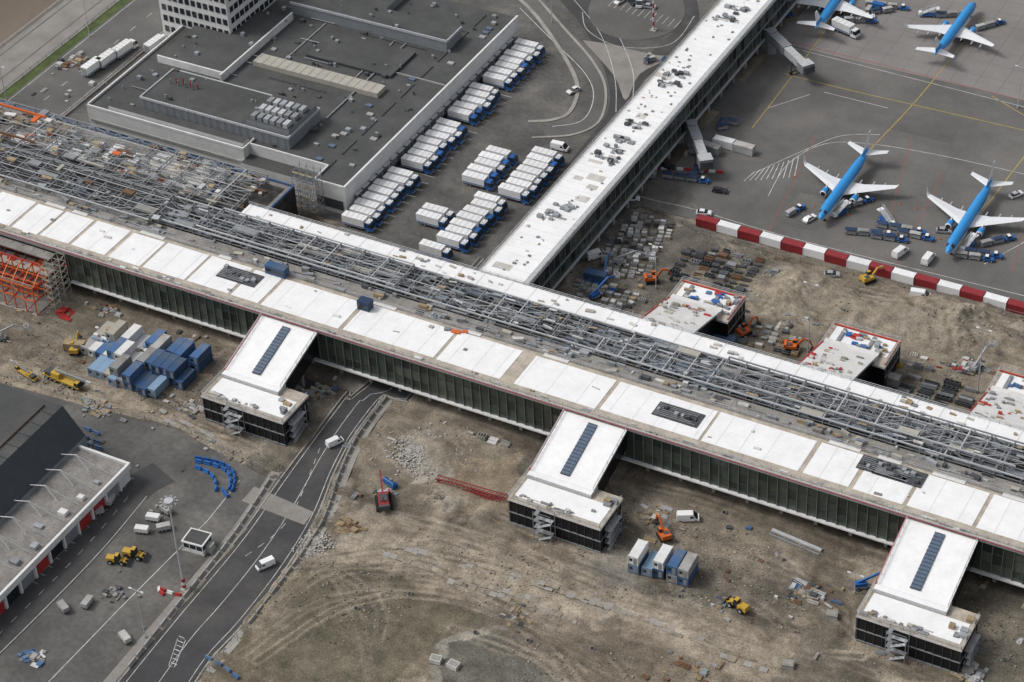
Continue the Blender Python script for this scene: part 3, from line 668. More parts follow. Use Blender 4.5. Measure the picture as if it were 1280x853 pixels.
# ------------------------------------------------------------------ catering warehouse
mb=MB()
mb.box(-405,-349,446,544,-.1,9,'wall_white','roof_bitumen'); mb.box(-349,-322,449,544,-.1,8.99,'wall_white','roof_bitumen'); mb.box(-349,-322,444,449,-.1,6,'wall_white','roof_bitumen')
mb.box(-322,-312,441.6,544,-.1,9.02,'wall_white','roof_bitumen')
for a in((-405.1,-349,445.9,446.4),(-312.5,-311.9,441.6,544),(-405.1,-404.6,446,544),(-322,-312.5,441.5,442),(-322.3,-321.9,442,449),(-349,-322,449,449.4),(-349.3,-348.9,446.4,470)): mb.box(*a,9.03,9.75,'wall_white')
mb.box(-311.95,-311.7,442,544,0,1.2,'metal_cladding_dark')
for k in range(25): y=446+k*3.9; mb.box(-311.94,-311.6,y,y+2.6,1.3,4.4,'metal_cladding'); mb.box(-311.9,-310.8,y-.2,y+2.8,4.6,4.75,'steel_light')
for i in range(12): mb.box(-402+i*4.2,-399.6+i*4.2,445.8,445.99,1.2,2.6,'window')
mb.box(-404,-350,445.7,445.98,4.4,5.2,'wall_grey'); mb.box(-321.5,-313,441.4,441.58,1.5,4.5,'metal_cladding_dark')
mb.box(-389,-337,452,469,9,13,'metal_cladding','roof_bitumen'); mb.box(-389.2,-336.8,451.8,452.2,12.6,13.3,'steel_light'); mb.box(-337.2,-336.8,452.2,469,12.6,13.3,'steel_light'); mb.box(-389.2,-388.8,452.2,469,12.6,13.3,'steel_light'); mb.box(-388.8,-337.2,468.8,469.2,12.6,13.2,'steel_light')
for i in range(20): mb.box(-388+i*2.6,-387.85+i*2.6,451.7,451.79,9.1,12.6,'steel')
mb.box(-352,-337.3,453,468,13,14.8,'metal_cladding','roof_bitumen')
mb.box(-398,-350,447.5,450.5,9,10.2,'wall_white','roof_bitumen')
mb.box(-378,-322,517,526,9,13,'metal_cladding','roof_bitumen'); mb.box(-378.2,-321.8,516.8,517.1,12.5,13.3,'steel_light'); mb.box(-321.95,-321.6,517.1,526,12.5,13.3,'steel_light')
mb.box(-372,-328,486,491,9,10.6,'roof_tan','roof_tan')
for i in range(16): mb.box(-371.5+i*2.7,-371.3+i*2.7,485.9,491.1,10.6,10.68,'wall_grey')
mb.box(-400,-376,476,512,9,10.8,'metal_cladding','roof_bitumen'); mb.box(-376,-375.5,474,514,9,11.6,'wall_white'); mb.box(-400,-376,475.5,476,9,11.4,'wall_white')
mb.box(-360,-330,497,512,9,9.9,'metal_cladding_dark','roof_bitumen'); mb.box(-395,-350,528,542,9,11.5,'metal_cladding','roof_bitumen')
for k in range(170):
    x=U(-402,-315); y=U(448,542); z=9.02
    if -389<x<-337 and 452<y<469: z=13
    elif -378<x<-322 and 517<y<526: z=13
    elif -402<x<-375 and 474<y<514: z=10.8
    elif -372<x<-328 and 485<y<492: continue
    elif x<-350 and y>528: z=11.5
    elif -361<x<-329 and 497<y<512: z=9.9
    s_=U(.3,1.6); mb.obox((x,y,z),s_,s_*U(.5,1),U(.3,1.2),0,random.choice(['duct','steel','paint_grey','steel_dark','steel','steel_dark']))
for k in range(18): mb.obox((-350+(k%6)*2.2,455+(k//6)*4.2,14.8),1.5,2.6,1.3,0,random.choice(['duct','steel_light','steel']))
for k in range(8): mb.cyl((-385+k*1.3,462+(k%2),13),(-385+k*1.3,462+(k%2),14.6+U(0,1)),.2,'paint_red' if k%2 else 'steel',8)
for k in range(22):
    y=U(450,540); xa=U(-400,-340); mb.cyl((xa,y,9.5),(xa+U(8,25),y,9.5),.14,random.choice(['duct','steel','steel_dark']),6)
for k in range(12):
    x=U(-330,-316); y=U(450,540); mb.box(x,x+2,y,y+1.4,9.03,9.4,'glass_blue' if k%2 else 'wall_grey')
for x in(-365,-340): mb.box(x,x+.3,493,516,9.03,9.35,'wall_grey')
mb.box(-335,-313,500,500.3,9.03,9.5,'wall_grey'); mb.box(-336,-335.6,470,516,9.03,9.5,'steel')
for k in range(9): mb.box(-322,-321.7,445+k*11,453+k*11,9.03,9.3,'steel_dark')
mb.obj('catering_warehouse')
mb=MB()
mb.box(-413,-387,496,522,-.1,30,'wall_white','roof_bitumen')
for f in range(7):
    z=2+f*3.9
    for i in range(11): mb.box(-412+i*2.3,-410.5+i*2.3,495.85,495.98,z,z+2,'window')
    mb.box(-386.98,-386.8,497.5,521,z,z+1.9,'window')
    for i in range(9): mb.box(-386.97,-386.7,499+i*2.6,499.3+i*2.6,z,z+2,'wall_white')
mb.obj('office_building')

# ------------------------------------------------------------------ workshop bottom-left
mb=MB()
mb.box(-317.5,-301.6,200,323,-.1,5,'wall_white','roof_grey'); mb.box(-317.5,-301,322.6,323.3,4,5.7,'wall_white'); mb.box(-301.6,-300.9,200,322.6,3.9,5.7,'wall_white'); mb.box(-316.6,-302.4,230,322,5,5.06,'roof_grey')
for i in range(14):
    y=318-i*5.6; mb.box(-301.58,-301.4,y-4.2,y,0,3.8,'paint_red' if i in(1,2,5,8) else ('window' if i%3 else 'metal_cladding')); mb.box(-301.6,-301.1,y+.3,y+.9,0,3.9,'wall_white')
pr=[(-372,0),(-372,13),(-350,14.6),(-322,14.2),(-316.4,6.6),(-316.4,0)]
n_=len(pr); vs=[(x,200,z) for x,z in pr]+[(x,326,z) for x,z in pr]
mb.add(vs,[(i,(i+1)%n_,n_+(i+1)%n_,n_+i) for i in range(n_)]+[tuple(range(n_,2*n_))],['metal_cladding','roof_bitumen','roof_bitumen','metal_cladding_dark','metal_cladding','metal_cladding','metal_cladding'])
for i in range(20): y=322-i*4.5; mb.beam((-371,y,13.2),(-350,y,14.75),.18,'steel_dark'); mb.beam((-350,y,14.75),(-322,y,14.35),.18,'steel_dark')
mb.box(-345,-326,270,324,14.3,14.75,'rust','roof_bitumen')
for i in range(13):
    y=317-i*6.2
    mb.beam((-309,y,5),(-312,y,9),.3,'wall_white'); mb.beam((-312,y,9),(-318,y,7),.16,'wall_white'); mb.beam((-312,y,9),(-303,y+1,5.2),.12,'steel_light')
    mb.obox((-306+U(-2,2),y-3,5.06),U(1.2,2.5),U(.8,2),U(.5,1.1),0,random.choice(['wall_white','duct','wall_white','steel']))
mb.obj('maintenance_workshop_building')

# ------------------------------------------------------------------ vehicles
def wheels(mb,xs_,w,r,t=.3):
    for x in xs_:
        for s_ in(-1,1):
            y=s_*w; mb.cyl((x,y-t/2,r),(x,y+t/2,r),r,'rubber',12); mb.cyl((x,y+s_*t/2,r),(x,y+s_*(t/2+.02),r),r*.5,'steel_light',8)
def truck_mesh(var):
    mb=MB(); mb.box(-4.9,3.9,-.45,.45,.6,.9,'steel_dark')
    zt=3.7 if var!=1 else 3.5
    mb.box(-5,2.1,-1.28,1.28,1.05,zt,'paint_white'); mb.box(-5.03,2.13,-1.31,1.31,zt,zt+.08,'paint_white'); mb.box(-4.6,1.5,-1.27,1.27,.7,1.04,'steel_dark')
    mb.box(-5.06,-5.03,-1.1,1.1,1.2,3.4,'paint_grey'); mb.box(-4.95,2.05,-1.295,-1.285,1.2,1.5,'paint_blue')
    for x in(-3.6,-2.,-.4,1.2): mb.box(x,x+.06,-1.28,1.28,zt+.08,zt+.12,'paint_grey')
    c='paint_blue' if var!=2 else 'paint_white'
    mb.frus((2.3,4.5,-1.2,1.2),.55,(2.3,4.5,-1.2,1.2),1.6,c); mb.frus((2.3,4.5,-1.2,1.2),1.6,(2.35,4.05,-1.1,1.1),2.75,'window',c)
    mb.frus((2.35,4.05,-1.1,1.1),2.751,(2.4,3.8,-1,1),2.95,c)
    for y in(-1.18,1.18): mb.beam((3.1,y,1.6),(3.1,y*.93,2.75),.14,c); mb.beam((2.35,y,1.6),(2.38,y*.93,2.75),.16,c)
    mb.box(4.5,4.6,-1.15,1.15,.45,.85,'paint_grey')
    if var==0: mb.box(2.15,3.9,-1.1,1.1,3.1,3.22,'paint_white'); mb.rail([(2.2,-1.05,3.22),(3.8,-1.05,3.22),(3.8,1.05,3.22),(2.2,1.05,3.22)],.7,.05,'paint_grey',1)
    for y in(-1.45,1.45): mb.box(3.9,4.05,y-.12,y+.12,1.8,2.3,'rubber')
    wheels(mb,(-3.6,-2.5,3.2),1.02,.48); return mb.mesh('catering_truck')
TR=[truck_mesh(i) for i in range(3)]
def truck(x,y,r=0,k=None):
    inst(TR[k if k is not None else random.choice([0,0,1,0,0,1])],'catering_truck',(x,y,.03),r+U(-.025,.025))
for i in range(30):
    if i in(8,16,22): continue
    truck(-305.3+U(-.7,.7),438+i*3.5+U(-.15,.15))
for i in range(5): truck(-285+U(-.4,.4),470+i*3.5)
for i in range(7): truck(-272.3+U(-.7,.7),468.5+i*3.4)
for i in range(2): truck(-287,447.5+i*3.5)
for i in range(7): truck(-276+U(-.6,.6),441+i*3.5)
truck(-279,435.5)
def car_mesh(c,L=4.4,van=False):
    mb=MB(); w=.9; h=1.45
    if van:
        L=5.4; w=1.; 
        mb.frus((-L/2,L/2,-w,w),.35,(-L/2,L/2-.1,-w,w),1.1,c); mb.frus((-L/2,L/2-.9,-w,w),1.101,(-L/2+.1,L/2-1.5,-w*.88,w*.88),2.3,c)
        mb.frus((L/2-1.2,L/2-.35,-w*.93,w*.93),1.102,(L/2-1.7,L/2-1.4,-w*.85,w*.85),2.15,'window',c)
        for s_ in(-1,1): mb.hexa([(L/2-2.3,s_*w*.99,1.25),(L/2-1.2,s_*w*.99,1.25),(L/2-1.2,s_*w*1.01,1.25),(L/2-2.3,s_*w*1.01,1.25)],[(L/2-2.2,s_*w*.93,1.85),(L/2-1.6,s_*w*.93,1.85),(L/2-1.6,s_*w*.96,1.85),(L/2-2.2,s_*w*.96,1.85)],'window')
    else:
        mb.frus((-L/2,L/2,-w,w),.3,(-L/2,L/2,-w*1.02,w*1.02),.62,c); mb.frus((-L/2,L/2,-w*1.02,w*1.02),.621,(-L/2+.12,L/2-.25,-w*.94,w*.94),.92,c)
        mb.frus((-L/2+.35,L/2-1.15,-w*.92,w*.92),.921,(-L/2+.95,L/2-2.,-w*.72,w*.72),1.38,'window',c); mb.frus((-L/2+.95,L/2-2.,-w*.72,w*.72),1.381,(-L/2+1.1,L/2-2.15,-w*.66,w*.66),1.45,c)
        for s_ in(-1,1): mb.beam((-.1,s_*w*.92,.93),(-.15,s_*w*.73,1.4),.1,c)
    for s_ in(-.6,.6): mb.box(L/2-.02,L/2+.02,s_-.18,s_+.18,.62,.78,'steel_light'); mb.box(-L/2-.02,-L/2+.02,s_-.15,s_+.15,.6,.8,'paint_red')
    wheels(mb,(-L/2+.85,L/2-.9),w-.08,.34,.22); return mb.mesh('parked_car')
CW,CS,CB,CR=[car_mesh(c) for c in('paint_white','car_silver','car_black','paint_red')]; VW,VB=car_mesh('paint_white',van=True),car_mesh('paint_blue',van=True)
def put(me_,nm,u,v,r,z=.05,sc=1.): inst(me_,nm,(*site(u,v),z),r,sc)
put(VW,'delivery_van',419,555,math.radians(62),sc=.85); put(VW,'delivery_van',332,708,math.radians(240),sc=.85)
for u,v,m_ in((717,115,CW),(775,3,CW),(800,6,VW),(790,4,CB),(812,10,CS),(700,187,VW)): put(m_,'delivery_van' if m_ is VW else 'parked_car',u,v,U(0,6),.16)
for u,v,m_,r in((1125,318,VW,1.3),(1160,326,VW,1.5),(1012,275,CW,1.2),(1100,12,VB,0),(1180,290,CS,.3),(900,240,CB,.2),(1270,245,CW,1.),(835,210,CB,.2),(790,250,CW,.4),(1085,22,CW,.4)):
    put(m_,'service_van' if m_ in(VW,VB) else 'service_car',u,v,r)
for u,v,m_,r in((745,322,VW,.9),(880,268,CW,.3),(1040,345,CS,.4),(1150,372,VW,.2),(960,455,CW,1),(360,530,CW,1.2),(860,650,VW,.5),(1060,640,CW,.3)): put(m_,'site_van',u,v,r,.15)
for u,v,r in((120,88,1.5),(138,78,1.5),(158,66,1.5),(1058,42,-.3),(198,60,1.5)): truck(*site(u,v),r,2)
def cont_mesh(c,L=6.06,h=2.59):
    mb=MB(); mb.box(-L/2,L/2,-1.22,1.22,.1,h,c)
    for x in(-L/2,L/2):
        for y in(-1.22,1.22): mb.box(x-.09,x+.09,y-.09,y+.09,0,h+.04,c)
    n=int(L/.6)
    for i in range(1,n): 
        x=-L/2+i*L/n; mb.box(x-.06,x+.06,-1.27,1.27,.2,h-.1,c); mb.box(x-.06,x+.06,-1.1,1.1,h,h+.03,c)
    mb.box(L/2+.01,L/2+.05,-.03,.03,.2,h-.15,'steel_dark'); mb.box(L/2+.01,L/2+.06,-.6,-.54,.2,h-.15,'steel_light'); mb.box(L/2+.01,L/2+.06,.54,.6,.2,h-.15,'steel_light')
    mb.box(-L/2-.04,-L/2-.01,-.9,-.1,.3,2.1,'steel'); mb.box(-L/2-.04,-L/2-.01,.2,.9,1.1,1.9,'window')
    return mb.mesh('shipping_container')
CO={c:cont_mesh(c) for c in('container_blue','container_lightblue','container_grey','paint_white','paint_red','paint_darkred','paint_navy','roof_tan','timber','wall_white')}
def cont(c,x,y,z=.02,r=0): inst(CO[c],'shipping_container',(x,y,z),r)
x=-221.; i=0
while x<-100:
    cont('paint_darkred' if i%2==0 else 'paint_white',x+3.2,479.6+U(-.15,.15),.03,U(-.015,.015)); x+=6.4; i+=1
wl=['wall_white','wall_white','container_grey','roof_tan','container_lightblue','container_grey','wall_white','container_blue']
bl=['container_blue','container_blue','container_lightblue','container_blue','paint_navy','container_grey']
for i in range(14):
    x,y=site(124+i*9.2,428+i*3.0)
    for j in range(3 if 2<i<12 else 2):
        kk=1 if (i<2 or R()<.5) else 2
        for k in range(kk): cont(random.choice(wl if i<7 else bl),x,y+3-j*6.4+U(-.7,.7),.1+k*2.6,math.pi/2)
x,y=site(96,437); cont('timber',x,y,.1,.3)
mb=MB()
for k in range(26):
    u=U(120,240); x,y=site(u,424+(u-120)*.33+U(-8,14)); mb.obox((x,y,2.75),U(.6,2),U(.4,1.2),U(.2,.9),0,random.choice(['tarp','steel','timber','container_lightblue','wall_white']))
mb.obj('material_on_containers')
for u,v,c,k in((798,706,'container_lightblue',0),(798,706,'wall_white',1),(815,710,'container_lightblue',0),(829,712,'container_blue',0),(829,712,'wall_white',1),(846,718,'container_grey',0),(846,718,'container_blue',1),(860,722,'container_blue',0),(860,722,'container_grey',1)):
    x,y=site(u,v); cont(c,x,y,.1+k*2.6,math.pi/2+.05)
for u,v,c in((905,183,'paint_white'),(930,190,'container_grey'),(918,70,'paint_red'),(925,60,'paint_red'),(840,175,'container_grey'),(888,190,'container_grey'),(745,350,'container_blue'),(1110,478,'container_grey'),(905,430,'container_blue')):
    x,y=site(u,v); cont(c,x,y,.1,U(-.1,.1)+(math.pi/2 if u in(918,925) else 0))
def excavator_mesh(c='paint_orange',reach=1.):
    mb=MB()
    for s_ in(-1,1):
        prof=[(-1.9,.35),(-1.6,.0),(1.6,.0),(1.9,.35),(1.9,.6),(1.6,.9),(-1.6,.9),(-1.9,.6)]
        mb.sideprism(prof,s_*1.15-.3,s_*1.15+.3,'rubber')
    mb.cyl((0,0,.7),(0,0,1.1),.8,'steel_dark',12)
    mb.frus((-2.1,1.3,-1.3,1.3),1.1,(-2.0,1.2,-1.25,1.25),1.9,c); mb.frus((-2.3,-1.4,-1.3,1.3),1.1,(-2.2,-1.5,-1.2,1.2),2.3,c)
    mb.frus((0,1.4,.35,1.25),1.901,(.1,1.15,.4,1.2),2.9,'window',c); mb.box(-1.4,-.1,-.9,.2,1.901,2.2,'steel_dark')
    mb.beam((1.2,-.1,1.6),(3.0,-.1,4.0*reach),.4,c,.5); mb.beam((3.0,-.1,4.0*reach),(4.6,-.1,3.6*reach),.35,c,.45); mb.beam((4.7,-.1,3.7*reach),(5.6,-.1,1.3),.28,c,.35)
    mb.beam((1.9,-.1,1.5),(2.8,-.1,3.2*reach),.15,'steel_light'); mb.beam((3.6,-.1,4.4*reach),(4.8,-.1,4.1*reach),.14,'steel_light')
    mb.sideprism([(5.4,1.5),(6.0,1.1),(5.8,.3),(5.0,.1),(4.8,.6)],-.65,.45,'steel_dark')
    return mb.mesh('excavator')
EX=excavator_mesh(); EY=excavator_mesh('paint_yellow',.9)
for u,v,m_,r in((830,672,EX,2.4),(95,440,EY,2.0),(815,352,EX,.6),(930,418,EX,1.2),(990,437,EX,.3),(1085,352,EY,1)):
    inst(m_,'excavator',(*site(u,v),.15),r,.95)
def lattice(mb,p,q,w,m,n=14):
    p=Vector(p);q=Vector(q);d=(q-p).normalized(); a=Vector((-d.y,d.x,0)).normalized()*w/2; b=a.cross(d).normalized()*w/2
    cs=[a+b,a-b,-a-b,-a+b]
    for c in cs: mb.beam(p+c,q+c,.18,m)
    for i in range(n):
        s0=p.lerp(q,i/n);s1=p.lerp(q,(i+1)/n)
        for k in range(4): mb.beam(s0+cs[k],s1+cs[(k+1)%4],.1,m)
mb=MB(); lattice(mb,P(546,598,.8),P(636,624,.8),1.3,'paint_darkred',18); mb.beam(P(546,598,.1),P(546,598,.7),.5,'timber'); mb.beam(P(636,624,.1),P(636,624,.7),.5,'timber'); lattice(mb,P(590,614,.6),P(628,626,.6),1.,'paint_darkred',8); mb.obj('crane_lattice_boom')
mb=MB()
for s_ in(-1,1): mb.sideprism([(-2.8,.4),(-2.4,.0),(2.4,.0),(2.8,.4),(2.8,.7),(2.4,1.0),(-2.4,1.0),(-2.8,.7)],s_*1.7-.35,s_*1.7+.35,'rubber')
mb.box(-1.3,1.3,-1.5,1.5,.5,1.,'steel_dark'); mb.frus((-3.2,1.8,-1.3,1.3),1.3,(-3.0,1.7,-1.2,1.2),2.5,'paint_red','paint_darkred'); mb.frus((1.0,2.3,-1.9,-1.3),1.4,(1.1,2.1,-1.85,-1.35),2.8,'window','paint_red'); mb.box(-3.9,-3.2,-1.3,1.3,1.2,2.7,'steel_dark'); mb.cyl((0,0,.9),(0,0,1.3),1.,'steel_dark',12)
mb.beam((1.6,0,1.8),(6,0,5.6),.4,'paint_red'); mb.beam((6,0,5.6),(8.6,0,3),.35,'paint_red'); mb.beam((-2,0,2.5),(-2.4,0,4.5),.2,'paint_red'); mb.beam((-2.4,0,4.5),(5.8,0,5.6),.08,'steel_dark')
mb.box(-1.8,.6,-1,.9,2.5,2.75,'steel_dark')
mb.obj('crawler_crane',(*site(480,630),.1),2.2)
mb=MB(); mb.box(-6.5,6.5,-1.3,1.3,.9,1.5,'paint_yellow'); wheels(mb,(-5.2,-3.6,-2,2.6,4.3),1.15,.6,.4); mb.frus((5,6.9,-1.3,1.3),1.501,(5.1,6.4,-1.2,1.2),2.8,'window','paint_yellow')
mb.frus((-3.5,-.5,-1.2,1.2),1.501,(-3.4,-.6,-1.1,1.1),2.9,'paint_yellow'); mb.box(-5.5,-3.6,-1.25,1.25,1.6,2.7,'steel_dark'); mb.beam((-2.5,.2,3.1),(8.5,.2,3.7),.6,'steel',.7); mb.beam((8.5,.2,3.7),(10.5,.2,3.8),.5,'steel_light',.5)
for x in(-4.5,1): 
    for s_ in(-1,1): mb.beam((x,s_*1.2,1),(x,s_*3.2,.9),.25,'steel'); mb.beam((x,s_*3.2,0),(x,s_*3.2,1),.2,'steel'); mb.obox((x,s_*3.2,0),.8,.8,.1,0,'timber')
crane=mb.mesh('mobile_crane'); inst(crane,'mobile_crane',(*site(80,478),.1),-.08,.95); inst(crane,'mobile_crane',(*site(34,470),.1),2.9,.6)
mb=MB(); wheels(mb,(-1.6,1.6),1.05,.75,.55); mb.frus((-3,-.4,-1,1),.9,(-2.8,-.5,-.9,.9),2,'paint_yellow'); mb.frus((-.4,1,-.8,.8),.9,(-.3,.7,-.7,.7),3,'window','paint_yellow'); mb.box(.9,2.4,-.9,.9,.8,1.3,'paint_yellow')
for s_ in(-.6,.6): mb.beam((1.2,s_,1.6),(3.2,s_,.7),.25,'paint_yellow')
mb.sideprism([(3.1,1.3),(3.0,.2),(4.2,.05),(3.6,.5)],-1.4,1.4,'steel_dark'); WL=mb.mesh('wheel_loader')
for u,v,r in((168,696,.2),(922,760,2.9)): inst(WL,'wheel_loader',(*site(u,v),.1),r,.95)
put(WL,'wheel_loader',147,703,.3,sc=.9)
def boomlift(u,v,r,c='paint_blue'):
    mb=MB(); wheels(mb,(-1.2,1.2),1,.5,.35); mb.box(-1.7,1.7,-.9,.9,.5,1,'paint_grey'); mb.frus((-2,1,-.8,.8),1.05,(-1.8,.8,-.7,.7),1.9,c); mb.beam((-1.4,0,1.8),(4.5,0,4.5),.45,c); mb.beam((4.5,0,4.5),(7,0,3.6),.3,c)
    mb.rail([(7,-.7,3),(8.2,-.7,3),(8.2,.7,3),(7,.7,3),(7,-.7,3)],1.1,.1,'steel_light',1); mb.box(7,8.2,-.7,.7,2.95,3.0,'steel'); mb.obj('boom_lift',(*site(u,v),.1),r)
boomlift(1078,735,.6); boomlift(755,350,1.8); boomlift(745,372,1.2); boomlift(0,425,.6,'paint_grey'); boomlift(1220,462,1.4,'paint_grey'); boomlift(775,330,.4,'paint_grey')
def plane_mesh():
    mb=MB(); pf=[(18,.06,2.85),(17.7,.42,2.9),(17.1,.75,3.0),(16.2,1.05,3.12),(15.2,1.28,3.24),(13.5,1.48,3.35),(11,1.53,3.4),(4,1.53,3.4),(-4,1.53,3.4),(-8.5,1.5,3.42),(-11.5,1.25,3.62),(-14,.92,3.88),(-16.3,.52,4.15),(-17.8,.24,4.3),(-18.2,.08,4.33)]
    n=20; rings=[[(x,r*math.cos(2*math.pi*j/n),zc+r*1.1*math.sin(2*math.pi*j/n)) for j in range(n)] for x,r,zc in pf]
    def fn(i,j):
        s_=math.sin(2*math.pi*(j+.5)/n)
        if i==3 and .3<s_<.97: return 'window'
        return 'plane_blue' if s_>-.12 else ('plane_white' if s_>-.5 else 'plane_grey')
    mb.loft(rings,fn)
    for s_ in(-1,1):
        for i in range(26):
            x=12-i*.85; mb.add([(x,s_*1.525,3.75),(x+.32,s_*1.525,3.75),(x+.32,s_*1.49,4.15),(x,s_*1.49,4.15)],[(0,1,2,3)],'window')
        def sec(y,le,te,z,t): return [(le,s_*y,z),(le*.7+te*.3,s_*y,z+t),(te,s_*y,z),(le*.7+te*.3,s_*y,z-t)]
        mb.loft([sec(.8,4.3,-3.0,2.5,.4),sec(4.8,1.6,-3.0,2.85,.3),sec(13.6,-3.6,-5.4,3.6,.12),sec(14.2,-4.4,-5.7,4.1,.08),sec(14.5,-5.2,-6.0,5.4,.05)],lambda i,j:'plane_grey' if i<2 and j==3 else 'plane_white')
        mb.loft([sec(.3,-14,-17.2,4.5,.2),sec(6.0,-17,-18.6,5.0,.08)],lambda i,j:'plane_white')
        for y in(3.5,7,10): mb.beam((-2.8+-(y-3)*.22,s_*y,2.75),(-4.6-(y-3)*.2,s_*y,2.8),.3,'plane_grey')
        er=[(4.9,.78),(4.7,.95),(3.8,1.0),(2.2,.85),(1.1,.55),(.4,.3)]
        mb.loft([[(x,s_*4.4+r*math.cos(2*math.pi*j/14),1.85+r*math.sin(2*math.pi*j/14)) for j in range(14)] for x,r in er],lambda i,j:'plane_white' if i==0 else ('plane_blue' if i<3 else 'plane_grey'))
        mb.cyl((4.72,s_*4.4,1.85),(4.93,s_*4.4,1.85),.7,'rubber',12); mb.beam((2.8,s_*4.4,2.6),(0,s_*4.4,2.9),.25,'plane_white',.5)
        mb.beam((-.9,s_*2.6,.5),(-.9,s_*2.6,2.5),.25,'steel'); mb.cyl((-.9,s_*2.3,.5),(-.9,s_*2.95,.5),.5,'rubber',12)
    mb.loft([[(-12.2,0,4.9),(-13.8,.2,4.8),(-17.2,0,4.6),(-13.8,-.2,4.8)],[(-13.6,0,5.9),(-15,.17,5.9),(-17.7,0,5.9),(-15,-.17,5.9)],[(-17.3,0,10.3),(-17.9,.07,10.3),(-19.3,0,10.3),(-17.9,-.07,10.3)]],lambda i,j:'plane_blue' if i==0 else 'plane_white')
    mb.beam((14.2,0,.4),(14.2,0,2.2),.18,'steel'); mb.cyl((14.2,-.3,.35),(14.2,.3,.35),.35,'rubber',10)
    return mb.mesh('passenger_jet')
PJ=plane_mesh()
def plane(nose,tail,name='passenger_jet'):
    a=Vector((*site(*nose,2.9),0)); b=Vector((*site(*tail,4.3),0)); d=(a-b).normalized(); c=(a+b)/2
    inst(PJ,name,(c.x,c.y,.03),math.atan2(d.y,d.x)); return c,d
pl=[plane((1026,272),(1084,188)),plane((1186,313),(1238,228)),plane((1217,6),(1170,66)),plane((1066,-28),(1020,34))]
def stairs_mesh():
    mb=MB(); wheels(mb,(-1.8,1.8),.9,.4,.25); mb.box(-2.6,2.6,-1,1,.5,.8,'paint_blue'); mb.beam((-2.4,0,.9),(2.2,0,2.9),1.6,'steel_light',.2); mb.box(2.1,3.4,-1,1,2.8,2.95,'paint_white'); mb.rail([(2.1,-.95,2.95),(3.4,-.95,2.95)],1,.08); mb.rail([(-2.4,.8,1),(2.2,.8,3)],1,.08); mb.rail([(-2.4,-.8,1),(2.2,-.8,3)],1,.08); mb.frus((-3,-1.8,-.9,.9),.8,(-2.9,-2,-.8,.8),1.6,'paint_white'); mb.beam((2.3,.7,.8),(2.3,.7,2.8),.15,'steel'); mb.beam((2.3,-.7,.8),(2.3,-.7,2.8),.15,'steel'); return mb.mesh('passenger_stairs')
ST=stairs_mesh()
def tug_mesh():
    mb=MB(); wheels(mb,(-1,1),.7,.4,.28); mb.frus((-1.6,1.6,-.75,.75),.35,(-1.5,1.5,-.7,.7),1.0,'paint_blue'); mb.frus((-.9,.3,-.65,.65),1.001,(-.8,.1,-.6,.6),1.8,'window','paint_white'); return mb.mesh('baggage_tractor')
def cart_mesh(c):
    mb=MB(); wheels(mb,(-1.1,1.1),.65,.28,.18); mb.box(-1.6,1.6,-.75,.75,.4,.55,'steel')
    for x in(-1.55,1.55):
        for y in(-.7,.7): mb.beam((x,y,.5),(x,y,1.7),.08,'steel')
    mb.frus((-1.6,1.6,-.75,.75),1.7,(-1.4,1.4,-.55,.55),1.85,c); mb.box(-1.4,1.4,-.6,.6,.56,1.2,'paint_grey'); mb.beam((1.6,0,.45),(2.3,0,.35),.08,'steel'); return mb.mesh('baggage_cart')
TG,BC,BC2=tug_mesh(),cart_mesh('paint_navy'),cart_mesh('container_grey')
for u,v,r in((1050,268,1.2),(1210,310,1.3),(1108,278,2.6),(1160,20,.4)): put(ST,'passenger_stairs',u,v,r)
for u,v,a,n_ in((1112,296,.3,3),(1150,292,.15,3),(1160,300,.1,2),(1128,302,.2,2),(1000,262,1.2,1),(1235,326,.2,2),(1246,322,.2,2),(1205,20,.5,2),(1085,252,.9,2),(1262,300,.8,2),(1090,28,.4,3),(1130,12,.2,3),(880,228,.2,3),(1250,30,.9,2),(985,20,.3,3)):
    x,y=site(u,v); inst(TG,'baggage_tractor',(x,y,.05),a)
    for j in range(n_): inst(random.choice([BC,BC2]),'baggage_cart',(x-math.cos(a)*(3.6+j*3.5),y-math.sin(a)*(3.6+j*3.5),.05),a)
for k in range(18):
    u,v=random.choice([(870,215),(860,150),(815,75),(1100,15),(805,215),(900,160),(965,45)]); put(random.choice([BC2,BC,BC]),'baggage_cart',u+U(-16,16),v+U(-8,8),random.choice([.1,1.6,.8]))
# traffic cones near aircraft
mb=MB()
for c,d in pl[:2]:
    s_=Vector((-d.y,d.x,0))
    for k in(-16,-5,5,16): p=c+s_*k-d*(2 if abs(k)>10 else -9); mb.cyl((p.x,p.y,.05),(p.x,p.y,.8),.22,'paint_orange',8,.05); mb.obox((p.x,p.y,.04),.5,.5,.05,0,'paint_orange')
mb.obj('traffic_cones')
# ------------------------------------------------------------------ street furniture
def lamp(u,v,h,arm=2.,m='steel_light'):
    mb=MB(); mb.cyl((0,0,0),(0,0,h),.16,m,8,.08); mb.cyl((0,0,0),(0,0,.8),.25,m,8)
    for s_ in((-1,1) if arm>0 else ()): mb.beam((0,0,h),(s_*arm,0,h+.2),.1,m); mb.frus((s_*arm-.5,s_*arm+.5,-.2,.2),h+.1,(s_*arm-.4,s_*arm+.4,-.14,.14),h+.3,'wall_white')
    mb.obj('street_lamp',(*site(u,v),.05))
for u,v,h in((182,797,15),(1222,490,20),(1010,440,22),(112,45,14),(820,360,14),(1272,135,14),(8,125,12),(690,28,12),(1068,742,6)): lamp(u,v,h,1.6)
mb=MB(); mb.cyl((0,0,0),(0,0,28),.38,'steel_light',12,.16); mb.cyl((0,0,27.6),(0,0,28.2),1.1,'steel_light',16)
